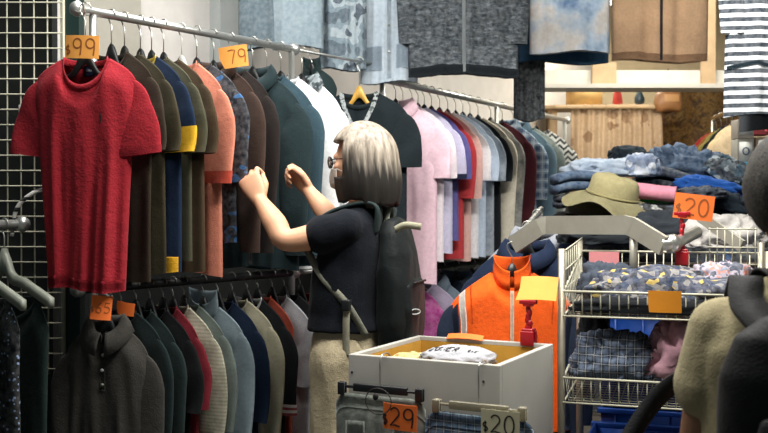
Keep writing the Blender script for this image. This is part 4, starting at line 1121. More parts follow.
folded('jeans', hp(585, 200, 4.26), (0.24, 0.17, 0.05), den2, 'dark folded jeans beneath the rolled blue jeans', 'jeans', 0.05, 5, GP, 2)
heap_cloth('shirt', hp(607, 172, 4.5), (0.18, 0.10, 0.055), den3, 'pale blue denim shirt behind the olive hat', 'shirt', 65, 0.1, GP)
heap_cloth('shirt', hp(640, 171, 4.46), (0.08, 0.08, 0.07), cells('pale_print', [(0.0, '8e9cb4'), (0.4, 'c6ccd6'), (0.7, '6d7d98')], 30), 'pale printed shirt crumpled beside the pale blue denim', 'shirt', 66, -0.2, GP)
heap_cloth('peaked_hat', hp(628, 160, 4.85), (0.09, 0.09, 0.06), fab('1d2830'), 'dark cap at the top of the heap below the curtain', 'cap', 67, 0, GP)
folded('jeans', hp(664, 178, 4.62), (0.26, 0.22, 0.10), den2, 'dark navy jeans folded behind the pink roll', 'jeans', -0.15, 9, GP, 2, tilt=(0.1, 0.12))
heap_cloth('denim_jacket', hp(693, 172, 4.75), (0.19, 0.14, 0.10), den1, 'blue denim jacket crumpled at the top right of the heap', 'jacket', 69, -0.35, GP, amp=0.34, tilt=(0, 0.3))
heap_cloth('blouse', hp(712, 192, 4.42), (0.15, 0.09, 0.055), fab('1f4e96'), 'royal blue top right of the pink roll', 'top', 70, -0.25, GP, amp=0.3, tilt=(0, 0.25))
heap_cloth('scarf', hp(728, 176, 4.6), (0.10, 0.10, 0.075), cells('scarf_print', [(0.0, '1f2a33'), (0.4, '8a949a'), (0.55, '2f4b5c'), (0.8, '55636b')], 34), 'patterned scarf at the right end of the heap', 'scarf', 71, -0.6, GP, tilt=(0, 0.5))
heap_cloth('dark_tee', hp(725, 205, 4.35), (0.12, 0.08, 0.06), fab('202a33'), 'dark top beneath the patterned scarf and royal blue top', 'top', 72, -0.4, GP, tilt=(0, 0.35))
heap_cloth('tee', hp(657, 200, 4.18), (0.065, 0.05, 0.035), fab('2f7a3c'), 'green top peeking below the pink roll', 'top', 73, 0.1, GP)
# pink roll: cloth rolled to a tube, open spiral at its end
pk = empty('rolled_cloth', hp(651, 192, 4.12), -0.12, 'pink cloth rolled into a tube beside the olive hat', 'rolled cloth'); pk.rotation_euler = (0, 0.12, -0.35)
bm = BM(); rings = []
for i in range(27):
    x = -0.10 + 0.20 * i / 26
    ring = []
    for q in range(20):
        th = 2 * PI * q / 20; rr_ = 0.036 * (1 + 0.07 * noise.noise(Vector((x * 14, math.cos(th), math.sin(th))))) * (1.06 if i > 24 else 1)
        ring.append(Vector((x, rr_ * math.cos(th), rr_ * math.sin(th) * 0.9)))
    rings.append(ring)
for sc, xx in ((0.75, 0.098), (0.68, 0.06), (0.45, 0.05)):
    rings.append([Vector((xx, p.y * sc, p.z * sc)) for p in rings[26]])
add_loft(bm, rings); mesh_obj('roll', bm, fab('c98596'), pk)
bm = BM(); add_tube(bm, [(0.09, 0.016 * k * math.cos(k * 9), 0.016 * k * math.sin(k * 9)) for k in [0.3 + 1.1 * i / 30 for i in range(31)]], 0.003, 6); mesh_obj('spiral_edge', bm, fab('8a5060'), pk)
# olive bucket hat with a floppy brim
hat = empty('sun_hat', hp(612, 197, 4.02), 0.2, 'olive sun hat with a wide floppy brim on the front of the heap', 'hat', 'hats on the heap'); hat.rotation_euler = (0.22, 0.18, 0.15)
olive = fab('98906a', bump=0.5); olive2 = fab('a8a17c', bump=0.5)
def hat_mesh(R, H, brim, droop, seed):
    bm = BM(); rings = []; n = 48
    prof = [(0.02, H), (R * 0.45, H * 0.99), (R * 0.78, H * 0.93), (R * 0.92, H * 0.75), (R * 1.0, H * 0.4), (R * 1.04, 0.0)]
    for (r_, z_) in prof:
        rings.append([Vector((r_ * math.cos(2 * PI * k / n) * 1.15 + 0.008 * noise.noise(Vector((math.cos(2 * PI * k / n) * 2, math.sin(2 * PI * k / n) * 2, z_ * 20 + seed))), r_ * math.sin(2 * PI * k / n), z_ + 0.016 * noise.noise(Vector((math.cos(2 * PI * k / n) * 1.7, z_ * 9 + r_ * 20, seed))))) for k in range(n)])
    add_loft(bm, rings, cap=False)
    bm.faces.new(list(bm.verts)[:n])
    b2 = BM(); rings = []
    for j in range(7):
        t = j / 6; r_ = R * 1.04 + brim * t
        rings.append([Vector((r_ * math.cos(2 * PI * k / n) * 1.12, r_ * math.sin(2 * PI * k / n), -droop * t * t + 0.02 * t * math.sin(3 * 2 * PI * k / n + seed) + 0.012 * t * math.sin(5 * 2 * PI * k / n))) for k in range(n)])
    add_loft(b2, rings, cap=False); bmesh.ops.solidify(b2, geom=b2.faces[:], thickness=0.003)
    return bm, b2
a_, b_ = hat_mesh(0.088, 0.085, 0.082, 0.045, 2.0)
mesh_obj('crown', a_, olive, hat); mesh_obj('brim', b_, olive2, hat)
bm = BM(); add_tube(bm, [(0.0915 * math.cos(2 * PI * k / 48) * 1.15, 0.0915 * math.sin(2 * PI * k / 48), 0.006) for k in range(49)], 0.005, 6); mesh_obj('hat_band', bm, fab('857d58'), hat)
bh = empty('sun_hat', hp(590, 212, 4.06), 0.2, 'black felt hat with a curled brim under the olive hat', 'hat', 'hats on the heap'); bh.rotation_euler = (0.1, -0.12, 0.1)
a_, b_ = hat_mesh(0.085, 0.04, 0.06, 0.03, 7.0)
mesh_obj('crown', a_, fab('3c3d38'), bh); mesh_obj('brim', b_, fab('1c1e1f'), bh)
heap_cloth('scarf', hp(640, 214, 4.0), (0.07, 0.05, 0.035), cells('dark_light_print', [(0.0, '16191c'), (0.55, '2b3036'), (0.75, '9a9c98')], 40), 'black and white printed scarf between the olive hat and the $20 card', 'scarf', 81, 0.2, 'clothes in front of the heap', amp=0.35)
heap_cloth('jeans', hp(700, 196, 4.28), (0.10, 0.06, 0.035), den2, 'dark jeans bunched up behind the $20 card', 'jeans', 82, -0.3, GP, amp=0.35)
heap_cloth('dark_garment', hp(600, 238, 3.9), (0.15, 0.10, 0.07), fab('22272b'), 'black crumpled garment between the heap and the wire stand', 'garment', 75, 0.1, 'clothes in front of the heap')
heap_cloth('dark_garment', hp(655, 236, 3.95), (0.16, 0.10, 0.09), fab('2b3036'), 'charcoal garment below the green top behind the bent bar', 'garment', 76, 0.1, 'clothes in front of the heap')
heap_cloth('white_blouse', hp(722, 240, 3.85), (0.15, 0.10, 0.085), fab('bdb9b4', bump=0.5), 'white lace blouse heaped at the right behind the shopper', 'blouse', 77, -0.3, 'clothes in front of the heap', amp=0.3)
low_table('side_table', 'small table in front of the heap hidden by the wire stand', Vector((1.26, 4.0, 0)), 0, 0.76, 0.17, 1.09)

# ------------------------------------------------------------------ stall at the back
cur = empty('curtain', P(617, 107, 6.6), 0, 'brown patterned curtain hanging from a bent rod at the back', 'curtain')
cw = 0.60; bm = BM(); g = []; nx, nz_ = 110, 24
for j in range(nz_ + 1):
    t = j / nz_; row = []
    for i in range(nx + 1):
        u = i / nx; x = (u - 0.5) * cw * (1 + 0.05 * math.sin(t * 5) * u)
        row.append(bm.verts.new((x, 0.014 * math.sin(u * 2 * PI * 9 + 0.6 * math.sin(t * 3)) + 0.1 * (u - 0.5) ** 2, -0.02 - 1.1 * t)))
    g.append(row)
for j in range(nz_):
    for i in range(nx): bm.faces.new((g[j][i], g[j][i + 1], g[j + 1][i + 1], g[j + 1][i]))
bmesh.ops.solidify(bm, geom=bm.faces[:], thickness=0.003)
def curt(t):
    v = t.coord(); base = t.ramp(t.noise(v, 4, 3), [(0.3, 'c9ae8c'), (0.7, 'dcc4a4')])
    vo = t.n('ShaderNodeTexVoronoi'); vo.inputs['Scale'].default_value = 8; t.l(v, vo.inputs['Vector'])
    return t.mix(t.math('LESS_THAN', t.math('ADD', vo.outputs['Distance'], t.math('MULTIPLY', t.noise(v, 40, 2), 0.25)), 0.42), base, 'b0906e')
mesh_obj('cloth', bm, fab_pat('curtain', curt), cur)
bm = BM(); add_tube(bm, smoothpath([(-0.42, 0.0, 0.0), (-0.2, 0, 0.0), (0.2, 0, 0.0), (0.30, 0.03, -0.02), (0.33, 0.10, -0.06)]), 0.014, 10); mesh_obj('rod', bm, M['wood'], cur)
for k in range(12):
    bm = BM(); x = -0.26 + 0.52 * k / 11; add_tube(bm, [(x + 0.0, 0.019 * math.cos(a), 0.019 * math.sin(a)) for a in [2 * PI * i / 12 for i in range(13)]], 0.0025, 6); mesh_obj('ring', bm, M['wood'], cur)
rug = empty('hanging_rug', P(705, 130, 6.9), 0, 'mottled brown and gold rug hanging at the back on the right', 'rug')
bm = BM(); g = []
for j in range(21):
    g.append([bm.verts.new((-0.34 + 0.72 * i / 40, 0.02 * math.sin(i * 0.5 + j * 0.1), 0.30 - 1.2 * j / 20)) for i in range(41)])
for j in range(20):
    for i in range(40): bm.faces.new((g[j][i], g[j][i + 1], g[j + 1][i + 1], g[j + 1][i]))
bmesh.ops.solidify(bm, geom=bm.faces[:], thickness=0.008)
mesh_obj('pile', bm, blotch('rug_pattern', [(0.36, '4a3418'), (0.46, '7d5c28'), (0.53, 'a5803a'), (0.6, '5d4422'), (0.7, '8d5a34')], 14, 5, 0.7, interp='LINEAR'), rug)
bm = BM(); add_tube(bm, [(-0.36, 0, 0.305), (0.40, 0, 0.305)], 0.012, 8); mesh_obj('rod', bm, M['wood'], rug)
# things on the ledge behind the curtain
sh = empty('shelf', P(640, 106, 7.0), 0, 'wooden shelf along the back wall carrying a carton', 'shelf')
bm = BM(); add_box(bm, (-0.05, 0.1, -0.012), (1.3, 0.3, 0.024), None, 0.003); mesh_obj('board', bm, M['wood'], sh)
for x in (-0.6, 0.5):
    bm = BM(); add_box(bm, (x, 0.12, -0.55), (0.04, 0.24, 1.05)); mesh_obj('bracket', bm, M['wood'], sh)
shz = P(640, 106, 7.0).z
bx = empty('carton', Vector((P(586, 0, 7.0).x, 7.08, shz + 0.002)), 0.25, 'open cardboard carton on the back shelf above the curtain', 'carton')
bm = BM(); m = plain('cardboard', 'c09a5c', 0.8, 0, 0.08, 8)
for cc, ss in (((0, -0.08, 0.06), (0.2, 0.004, 0.12)), ((0, 0.08, 0.06), (0.2, 0.004, 0.12)), ((-0.1, 0, 0.06), (0.004, 0.16, 0.12)), ((0.1, 0, 0.06), (0.004, 0.16, 0.12)), ((0, 0, 0.003), (0.2, 0.16, 0.005))): add_box(bm, cc, ss)
mesh_obj('box', bm, m, bx)
for sg in (-1, 1):
    bm = BM(); add_box(bm, (sg * 0.135, 0, 0.135), (0.08, 0.16, 0.004), Matrix.Rotation(0, 3, 'Y')); mesh_obj('flap', bm, m, bx)
rd = empty('pouch', Vector((P(619, 0, 6.95).x, 7.0, shz + 0.002)), 0, 'small red cone-shaped pouch on the back shelf', 'pouch')
bm = BM(); rings = [[Vector((r_ * math.cos(a), r_ * 0.7 * math.sin(a), z_)) for a in [2 * PI * k / 16 for k in range(16)]] for (r_, z_) in ((0.03, 0.0), (0.036, 0.02), (0.03, 0.07), (0.014, 0.12), (0.012, 0.15))]
add_loft(bm, rings); mesh_obj('bag', bm, fab('b04038'), rd)
bm = BM(); add_tube(bm, smoothpath([(0, 0, 0.15), (0.01, 0, 0.17), (-0.01, 0, 0.19)]), 0.005, 6); mesh_obj('tie', bm, fab('6a4030'), rd)
dkv = empty('vase', Vector((P(641, 0, 6.95).x, 7.0, shz + 0.002)), 0, 'small dark vase on the back shelf right of the red pouch', 'vase')
bm = BM(); rings = [[Vector((r_ * math.cos(a), r_ * math.sin(a), z_)) for a in [2 * PI * k / 18 for k in range(18)]] for (r_, z_) in ((0.02, 0), (0.034, 0.02), (0.036, 0.05), (0.02, 0.085), (0.012, 0.12), (0.015, 0.13))]
add_loft(bm, rings); mesh_obj('pot', bm, plain('dark_glaze', '2f4048', 0.3), dkv)
hb = empty('handbag', P(668, 99, 6.6), 0, 'brown leather bag hanging beside the curtain', 'bag')
bm = BM(); rings = []
for (w_, d_, z_) in ((0.06, 0.03, -0.085), (0.09, 0.045, -0.07), (0.095, 0.05, -0.02), (0.085, 0.04, 0.03), (0.07, 0.02, 0.05)):
    rings.append([Vector((w_ * math.copysign(abs(math.cos(a)) ** 0.6, math.cos(a)), d_ * math.sin(a), z_ + 0.008 * math.sin(3 * a))) for a in [2 * PI * k / 24 for k in range(24)]])
add_loft(bm, rings); mesh_obj('pouch', bm, plain('tan_leather', '8a5f38', 0.5, 0, 0.2, 10, 0.2), hb)
bm = BM(); add_tube(bm, smoothpath([(-0.06, 0, 0.04), (-0.03, 0, 0.10), (0.03, 0, 0.10), (0.06, 0, 0.04)]), 0.006, 8); mesh_obj('handle', bm, plain('dark_leather', '4a3320', 0.5), hb)
bm = BM(); add_box(bm, (0.01, -0.045, 0.0), (0.10, 0.012, 0.05), None, 0.004); mesh_obj('flap', bm, plain('pale_leather', 'a87c4c', 0.5), hb)
bm = BM(); add_tube(bm, [(0.0, 0, 0.098), (0, 0.01, 0.2)], 0.003, 6); mesh_obj('cord', bm, M['ink'], hb)
# clothes on the far right rail
FA = P(712, 108, 6.7); FB = P(750, 96, 5.6)
fr = empty('clothes_rack', (FA.x, FA.y, 0), 0, 'brass coloured garment rail at the back right', 'clothes rack')
fz = 1.90
FA.z = fz; FB.z = fz
bm = BM(); add_tube(bm, [Vector((0, 0, fz)), FB - FA + Vector((0, 0, fz))], 0.013, 12); mesh_obj('rail', bm, plain('brass', 'b58c3c', 0.35, 0.7), fr)
for t in (0.02, 0.98):
    q = (FB - FA) * t; bm = BM(); add_tube(bm, [Vector((q.x, q.y, 0.03)), Vector((q.x, q.y, fz - 0.008))], 0.012, 10); mesh_obj('post', bm, M['steel'], fr)
    bm = BM(); add_tube(bm, [Vector((q.x - .2, q.y, 0.02)), Vector((q.x + .2, q.y, 0.02))], 0.014, 10); mesh_obj('foot', bm, M['steel'], fr)
rzf = -math.radians(12)
for k, (lb, c) in enumerate([('dark red dress on the far right rail', '8c2a2a'), ('rust printed dress next to the dark red one on the far right rail', '8a5a30'), ('olive dress on the far right rail', '8a8048'), ('black dress between the olive and cream ones', '20262a'), ('cream long dress on the far right rail', 'c9b48c'), ('pale beige coat at the near end of the far right rail', 'cbb795')]):
    p = FA + (FB - FA) * (0.12 + 0.15 * k)
    hang_garment((p.x, p.y, fz), rzf, lb, 'coat' if 'coat' in lb else 'dress', fab(c), sleeve='long' if k > 3 else 'short', hook=0.10, group='garments on the far right rail', seed=120 + k, name='coat' if 'coat' in lb else 'dress', hw=0.14, length=0.95, drop=0.06, holder=lb.split(' on the far')[0].split(' next')[0].split(' between')[0].split(' at the')[0])
# labelled boxes below the striped tee
cab = empty('cabinet', P(752, 190, 5.15), 0, 'grey cabinet at the right edge carrying two labelled boxes', 'cabinet'); cab.location.z = 0
cz = P(752, 168, 5.15).z
bm = BM(); add_box(bm, (0.08, 0.15, cz / 2), (0.34, 0.3, cz), None, 0.005); mesh_obj('body', bm, plain('grey_cabinet', '5c5f5e', 0.6), cab)
for sg in (0, 1):
    bm = BM(); add_box(bm, (0.0 + 0.165 * sg, -0.006, cz / 2), (0.155, 0.012, cz - 0.06), None, 0.003); d = mesh_obj('door', bm, plain('grey_door', '6a6d6c', 0.6), cab)
    bm = BM(); add_cyl(bm, Vector((0.06 + 0.045 * sg, -0.03, cz * 0.62)), Vector((0.06 + 0.045 * sg, -0.03, cz * 0.70)), 0.005); mesh_obj('handle', bm, M['chrome'], d)
def labelbox(px, py, w, h, label, c, stripe, z):
    r = empty('small_box', Vector((P(px, 0, 5.13).x, 5.23, z)), 0, label, 'box', 'boxes under the striped tee')
    bm = BM(); add_box(bm, (0, 0, h / 2), (w, 0.1, h), None, 0.003); mesh_obj('carton', bm, plain('box_' + c, c, 0.6), r)
    bm = BM(); add_box(bm, (-w * 0.0, -0.052, h * 0.55), (w * 0.8, 0.002, h * 0.7)); lb_ = mesh_obj('paper_label', bm, plain('paper', 'cfd3d0', 0.8), r)
    bm = BM(); add_tube(bm, [(0.016 * math.cos(a), -0.0545, h * 0.58 + 0.018 * math.sin(a)) for a in [2 * PI * i / 20 for i in range(21)]], 0.0035, 6); mesh_obj('printed_emblem', bm, plain('emblem_' + stripe, stripe, 0.8), lb_)
    if stripe == '3d5f86':
        bm = BM(); add_box(bm, (0, -0.054, h * 0.14), (w * 0.8, 0.002, h * 0.14)); mesh_obj('blue_band', bm, plain('label_blue', '3f9ac0', 0.7), lb_)
    return r
labelbox(749, 0, 0.085, 0.15, 'box with a blue banded label right of the cream dress', 'a5a59c', '3d5f86', cz + 0.001)
labelbox(749, 0, 0.085, 0.10, 'box with a grey emblem stacked upon the blue banded one', 'a09a90', '5a6a66', cz + 0.153)
labelbox(768, 0, 0.085, 0.16, 'brown box at the right edge beside the blue banded one', '8a7a64', '7a3a34', cz + 0.001)
r = heap_cloth('red_cloth', Vector((P(764, 0, 5.13).x, 5.23, cz + 0.185)), (0.05, 0.05, 0.04), fab('b8555a'), 'red cloth on the brown box at the right edge', 'cloth', 91, 0)
# ------------------------------------------------------------------ people
def ring_at(c, a, b, ra, rb, n=28, p=0.85):
    """super-ellipse ring round c in the plane of unit vectors a, b"""
    out = []
    for k in range(n):
        t = 2 * PI * k / n
        out.append(c + a * ra * math.copysign(abs(math.cos(t)) ** p, math.cos(t)) + b * rb * math.copysign(abs(math.sin(t)) ** p, math.sin(t)))
    return out
def limb(bm, pts, rad, sub=6, n=18):
    pts = [Vector(p) for p in pts]
    path = smoothpath(pts, sub)
    rs = []
    for i in range(len(path)):
        t = i / sub; k = min(len(rad) - 2, int(t)); f = t - k
        f = f * f * (3 - 2 * f)
        rs.append(rad[k] + (rad[k + 1] - rad[k]) * f)
    add_tube(bm, path, rs, n)
    add_ellipsoid(bm, path[0], (rs[0],) * 3, None, 14, 10); add_ellipsoid(bm, path[-1], (rs[-1],) * 3, None, 14, 10)

def hand(bm, W, D, N, T, scale=1.0, curl=(50, 60, 40), spread=4, thumb=(0.75, 0.55, -0.35), curls=None, tfold=25):
    """W wrist, D towards the knuckles, N out of the back of the hand, T towards the thumb"""
    D = D.normalized(); N = (N - D * N.dot(D)).normalized(); T = (T - D * T.dot(D) - N * T.dot(N)).normalized()
    s = scale
    rings = []
    for (d, w, th, off) in ((-0.02, .023, .020, 0), (0.0, .026, .018, 0), (0.03, .035, .016, .002), (0.06, .040, .0145, .001), (0.085, .040, .012, 0), (0.094, .034, .008, 0)):
        rings.append(ring_at(W + D * d * s + T * off * s, T, N, w * s, th * s, 20, 0.8))
    add_loft(bm, rings)
    bases = [(.0285, .082, .070, .0088), (.0095, .088, .078, .0092), (-.0100, .085, .072, .0088), (-.0285, .077, .057, .0078)]
    for i, (tx, dd, ln, r) in enumerate(bases):
        c1, c2, c3 = (curls[i] if curls else curl)
        sp = math.radians(spread * (1.5 - i))
        b = W + D * (dd - 0.02) * s + T * tx * s
        dirv = (D * math.cos(sp) + T * math.sin(sp)).normalized()
        ax = T
        def rot(v, deg): return (Matrix.Rotation(math.radians(deg), 3, ax) @ v)
        sign = 1 if rot(D, 10).dot(-N) > 0 else -1
        kn = b + dirv * 0.02 * s
        pts = [b, kn]; v = dirv
        v = rot(dirv, sign * c1); p1 = kn + v * ln * .46 * s
        v2 = rot(dirv, sign * (c1 + c2)); p2 = p1 + v2 * ln * .30 * s
        v3 = rot(dirv, sign * (c1 + c2 + c3)); p3 = p2 + v3 * ln * .26 * s
        pts += [p1, p2, p3]
        path = []; rr = []
        R = [r * 1.05, r * 1.1, r * 0.98, r * 0.9, r * 0.72]
        for k in range(4):
            for q in range(4):
                f = q / 4; path.append(pts[k].lerp(pts[k + 1], f)); rr.append((R[k] + (R[k + 1] - R[k]) * f) * s)
        path.append(pts[-1]); rr.append(R[-1] * s)
        add_tube(bm, path, rr, 12)
        for k in (1, 2, 3): add_ellipsoid(bm, pts[k], (R[k] * s * 1.03,) * 3, None, 12, 8)
        add_ellipsoid(bm, p3, (R[-1] * s,) * 3, None, 12, 8)
    tb = W + D * 0.018 * s + T * 0.022 * s - N * 0.004 * s
    v = (D * thumb[0] + T * thumb[1] + N * thumb[2]).normalized()
    a = tb + v * 0.042 * s
    v2 = (v + D * 0.5 - T * math.sin(math.radians(tfold)) - N * 0.15).normalized(); b2 = a + v2 * 0.034 * s
    v3 = (v2 + D * 0.15 - T * math.sin(math.radians(tfold)) * 0.9 - N * 0.1).normalized(); c2 = b2 + v3 * 0.026 * s
    add_tube(bm, [tb, a, b2, c2], [.0135 * s, .0115 * s, .0105 * s, .0078 * s], 12)
    for q, r in ((tb, .0135), (a, .0116), (b2, .0106), (c2, .0078)): add_ellipsoid(bm, q, (r * s,) * 3, None, 12, 8)

def head_shape(bm, c, F, L, U, s=1.0):
    """skull, face, nose, chin and ears round the head centre c"""
    R = Matrix((-L, F, U)).transposed()   # columns: x=left, y=forward, z=up
    def E(p, r): add_ellipsoid(bm, c + R @ (Vector(p) * s), tuple(x * s for x in r), R, 24, 16)
    E((0, -0.012, 0.02), (.074, .092, .095)); E((0, 0.02, -0.02), (.064, .070, .085)); E((0, .045, -0.075), (.040, .036, .034))
    E((0, .062, -0.045), (.038, .026, .03)); E((0, .070, .022), (.045, .018, .02))
    rings = []
    for (y, z, w, d) in ((.074, .018, .008, .010), (.088, .0, .010, .013), (.100, -.018, .014, .015), (.094, -.030, .015, .012), (.080, -.034, .012, .008)):
        rings.append([c + R @ (Vector((w * math.cos(a), y - d + d * math.sin(a) * 0.8, z)) * s) for a in [2 * PI * k / 12 for k in range(12)]])
    add_loft(bm, rings)
    for sg in (-1, 1):
        E((sg * .036, .062, -.012), (.022, .018, .018))
        E((sg * .074, -.008, -.008), (.009, .018, .030)); E((sg * .079, -.014, .006), (.006, .016, .018))
    for (z, w) in ((-.052, .022), (-.062, .020)): E((0, .083, z), (w, .009, .0055))

def person_root(loc, label):
    return empty('person', loc, 0, label, 'person')

# ---- the woman at the rack
wo = Vector((-0.088, 3.30, 0))
woman = person_root(wo, 'woman with a grey bob in a dark navy tee reaching for the jackets')
Fv = Vector((-0.955, 0.295, 0)).normalized(); Lv = Vector((-Fv.y, Fv.x, 0)); Uv = Vector((0, 0, 1))
def W(px, py, d): return P(px, py, d) - wo
hipc = Vector((-0.015, 0.0, 0.86)); 
spine = [ (Vector((-0.02, 0.0, 0.80)), .155, .108), (Vector((-0.02, 0.0, 0.90)), .150, .104), (Vector((-0.022, 0.0, 1.00)), .136, .098), (Vector((-0.018, 0.0, 1.10)), .140, .096), (Vector((-0.004, -0.002, 1.19)), .148, .092), (Vector((0.014, -0.006, 1.26)), .146, .072), (Vector((0.024, -0.012, 1.305)), .095, .054)]
hc = W(360, 163, 3.28)
Fh = Vector((-0.955, 0.295, -0.05)).normalized(); Lh = Uv.cross(Fh).normalized(); Uh = Fh.cross(Lh)
nb = Vector((0.028, -0.018, 1.29))
shL = Vector((0.012, -0.006, 1.245)) + Lv * .135; shR = Vector((0.012, -0.006, 1.245)) - Lv * .135
elL = W(286, 240, 3.18); haL = W(260, 200, 3.28); knL = W(245, 171, 3.31)
elR = W(338, 228, 3.42); haR = W(309, 191, 3.50); knR = W(294, 173, 3.52)
bm = BM()
add_loft(bm, [ring_at(c, Lv, Fv, a, b) for c, a, b in spine])
limb(bm, [nb, nb.lerp(hc, 0.45), hc + Vector((0.01, 0, -0.03))], [.056, .050, .052])
head_shape(bm, hc, Fh, Lh, Uh, 0.98)
limb(bm, [shL, shL.lerp(elL, 0.5) + Vector((0, 0, -.004)), elL, elL.lerp(haL, 0.4) + Vector((0, -0.004, 0)), haL], [.050, .043, .036, .038, .0235])
limb(bm, [shR, shR.lerp(elR, 0.5), elR, elR.lerp(haR, 0.4), haR], [.050, .043, .036, .037, .0235])
hand(bm, haL, knL - haL, Vector((-0.25, -0.92, 0.2)), Vector((0.75, -0.1, 0.5)), 1.0, curls=[(38, 66, 40), (52, 70, 45), (58, 72, 45), (62, 72, 45)], spread=5, thumb=(0.8, 0.35, -0.6))
hand(bm, haR, knR - haR, Vector((0.55, 0.72, 0.25)), Vector((0.35, -0.3, 0.85)), 0.93, curls=[(35, 62, 35), (55, 75, 45), (66, 80, 50), (72, 82, 50)], thumb=(0.85, 0.45, -0.35), spread=3)
for sg in (-1, 1):
    h = hipc + Lv * sg * .085
    limb(bm, [h, Vector((h.x + 0.0, h.y, 0.46)) + Fv * 0.02, Vector((h.x, h.y, 0.10)) - Fv * 0.01], [.088, .058, .040], 8)
    f0 = Vector((h.x, h.y, 0.045)) - Fv * 0.03
    limb(bm, [f0, f0 + Fv * 0.09 + Vector((0, 0, -.01)), f0 + Fv * 0.19 + Vector((0, 0, -.02))], [.036, .034, .024])
link_mesh('body', fuse(bm, 0.0042, 4), M['skin'], woman)
# tee
tee_m = fab('0c1119', bump=0.4)
def wrinkle(amp, fr, seed=0.0):
    def f(co, n):
        q = Vector((co.x * fr, co.y * fr, co.z * fr * 0.55 + seed))
        return co + n * (amp * (1 - 2 * abs(noise.noise(q))) + amp * 0.5 * noise.noise(q * 2.3))
    return f
bm = BM()
add_loft(bm, [ring_at(c + Vector((0, 0, dz)), Lv, Fv, a + .013 + ex, b + .011 + ex) for (c, a, b), dz, ex in [(spine[1], 0.02, .018), (spine[2], -0.03, .018), (spine[2], 0, .018), (spine[3], 0, .012), (spine[4], 0, .004), (spine[5], 0.004, .002), (spine[6], 0.010, -.004)]])
for sh, el in ((shL, elL), (shR, elR)):
    limb(bm, [sh + Vector((0, 0, 0.008)), sh.lerp(el, 0.22), sh.lerp(el, 0.42)], [.056, .060, .060])
add_loft(bm, [ring_at(Vector((0.024, -0.012, 1.30)), Lv, Fv, .085, .062), ring_at(nb.lerp(hc, 0.14), Lv, Fv, .066, .062), ring_at(nb.lerp(hc, 0.22), Lv, Fv, .060, .058)])
tee = link_mesh('tee', fuse(bm, 0.0065, 3, wrinkle(.0045, 11, 3)), tee_m, woman)
# trousers
bm = BM()
add_loft(bm, [ring_at(Vector((-0.02, 0, z)), Lv, Fv, a, b) for z, a, b in ((0.74, .162, .118), (0.82, .170, .124), (0.90, .160, .114), (0.955, .146, .106))])
for sg in (-1, 1):
    h = hipc + Lv * sg * .088
    limb(bm, [h + Vector((0, 0, -.03)), Vector((h.x, h.y, 0.62)) + Fv * 0.012, Vector((h.x, h.y, 0.42)) + Fv * 0.018, Vector((h.x, h.y, 0.11)) - Fv * 0.01], [.106, .098, .088, .078], 8)
kh = fab('b9ac8e', bump=0.45)
tr = link_mesh('trousers', fuse(bm, 0.008, 2, wrinkle(.008, 9, 11)), kh, woman)
bm = BM(); add_tube(bm, [p for p in ring_at(Vector((-0.02, 0, 0.945)), Lv, Fv, .152, .112, 40)] + [ring_at(Vector((-0.02, 0, 0.945)), Lv, Fv, .152, .112, 40)[0]], 0.012, 8); mesh_obj('waistband', bm, kh, tr)
for sg in (-1, 1):
    f0 = hipc + Lv * sg * .085; f0.z = 0.045; f0 = f0 - Fv * 0.03
    bm = BM(); limb(bm, [f0, f0 + Fv * 0.09 + Vector((0, 0, -.008)), f0 + Fv * 0.20 + Vector((0, 0, -.016))], [.043, .042, .031]); add_loft(bm, [ring_at(f0 + Fv * 0.08 + Vector((0, 0, z)), Fv, Lv, .155, .046) for z in (-.042, -.026)])
    mesh_obj('shoe', bm, plain('dark_shoe', '22242a', 0.6), woman)
# hair: a bob with dark ends
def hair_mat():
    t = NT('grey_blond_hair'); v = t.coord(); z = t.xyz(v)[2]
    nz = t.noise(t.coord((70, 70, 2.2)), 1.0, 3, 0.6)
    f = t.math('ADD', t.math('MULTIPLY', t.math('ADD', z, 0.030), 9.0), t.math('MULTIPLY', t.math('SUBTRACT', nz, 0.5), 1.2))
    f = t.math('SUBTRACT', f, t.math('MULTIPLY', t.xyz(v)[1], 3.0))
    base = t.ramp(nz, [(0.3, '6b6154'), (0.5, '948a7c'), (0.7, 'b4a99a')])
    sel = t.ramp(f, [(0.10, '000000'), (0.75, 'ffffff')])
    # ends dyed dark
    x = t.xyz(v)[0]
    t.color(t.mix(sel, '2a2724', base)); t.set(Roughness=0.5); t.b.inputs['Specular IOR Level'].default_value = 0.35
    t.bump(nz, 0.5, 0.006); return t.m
Rh = Matrix((-Lh, Fh, Uh)).transposed()
bm = BM(); rings = []; nh, mh = 72, 30
hid = {}
for j in range(mh + 1):
    t = j / mh
    if t < 0.5:
        ph = t / 0.5 * PI / 2; rr_ = math.sin(ph); zz = 0.118 * math.cos(ph) + 0.008
    else:
        q = (t - 0.5) / 0.5; rr_ = 1.0 + 0.07 * math.sin(q * PI * 0.8) - 0.12 * q * q; zz = 0.008 - 0.128 * q
    ring = []
    for i in range(nh):
        a = 2 * PI * i / nh      # a=0 -> left, pi/2 -> forward
        strand = 1 + 0.016 * math.sin(a * 19 + 2 * noise.noise(Vector((a * 2, t * 2, 0)))) * min(1, t * 3) + 0.03 * noise.noise(Vector((math.cos(a) * 2, math.sin(a) * 2, t * 3)))
        x = 0.099 * rr_ * math.cos(a) * strand; y = (0.106 if math.sin(a) < 0 else 0.098) * rr_ * math.sin(a) * strand - 0.012
        z = zz + 0.012 * noise.noise(Vector((math.cos(a) * 4, math.sin(a) * 4, 5))) * max(0, t - 0.5) * 2
        if t > 0.5 and math.sin(a) < -0.3: z -= 0.022 * (t - 0.5) * 2
        ring.append(Vector((x, y, z)))
    rings.append(ring)
vr = [[bm.verts.new(p) for p in ring] for ring in rings]
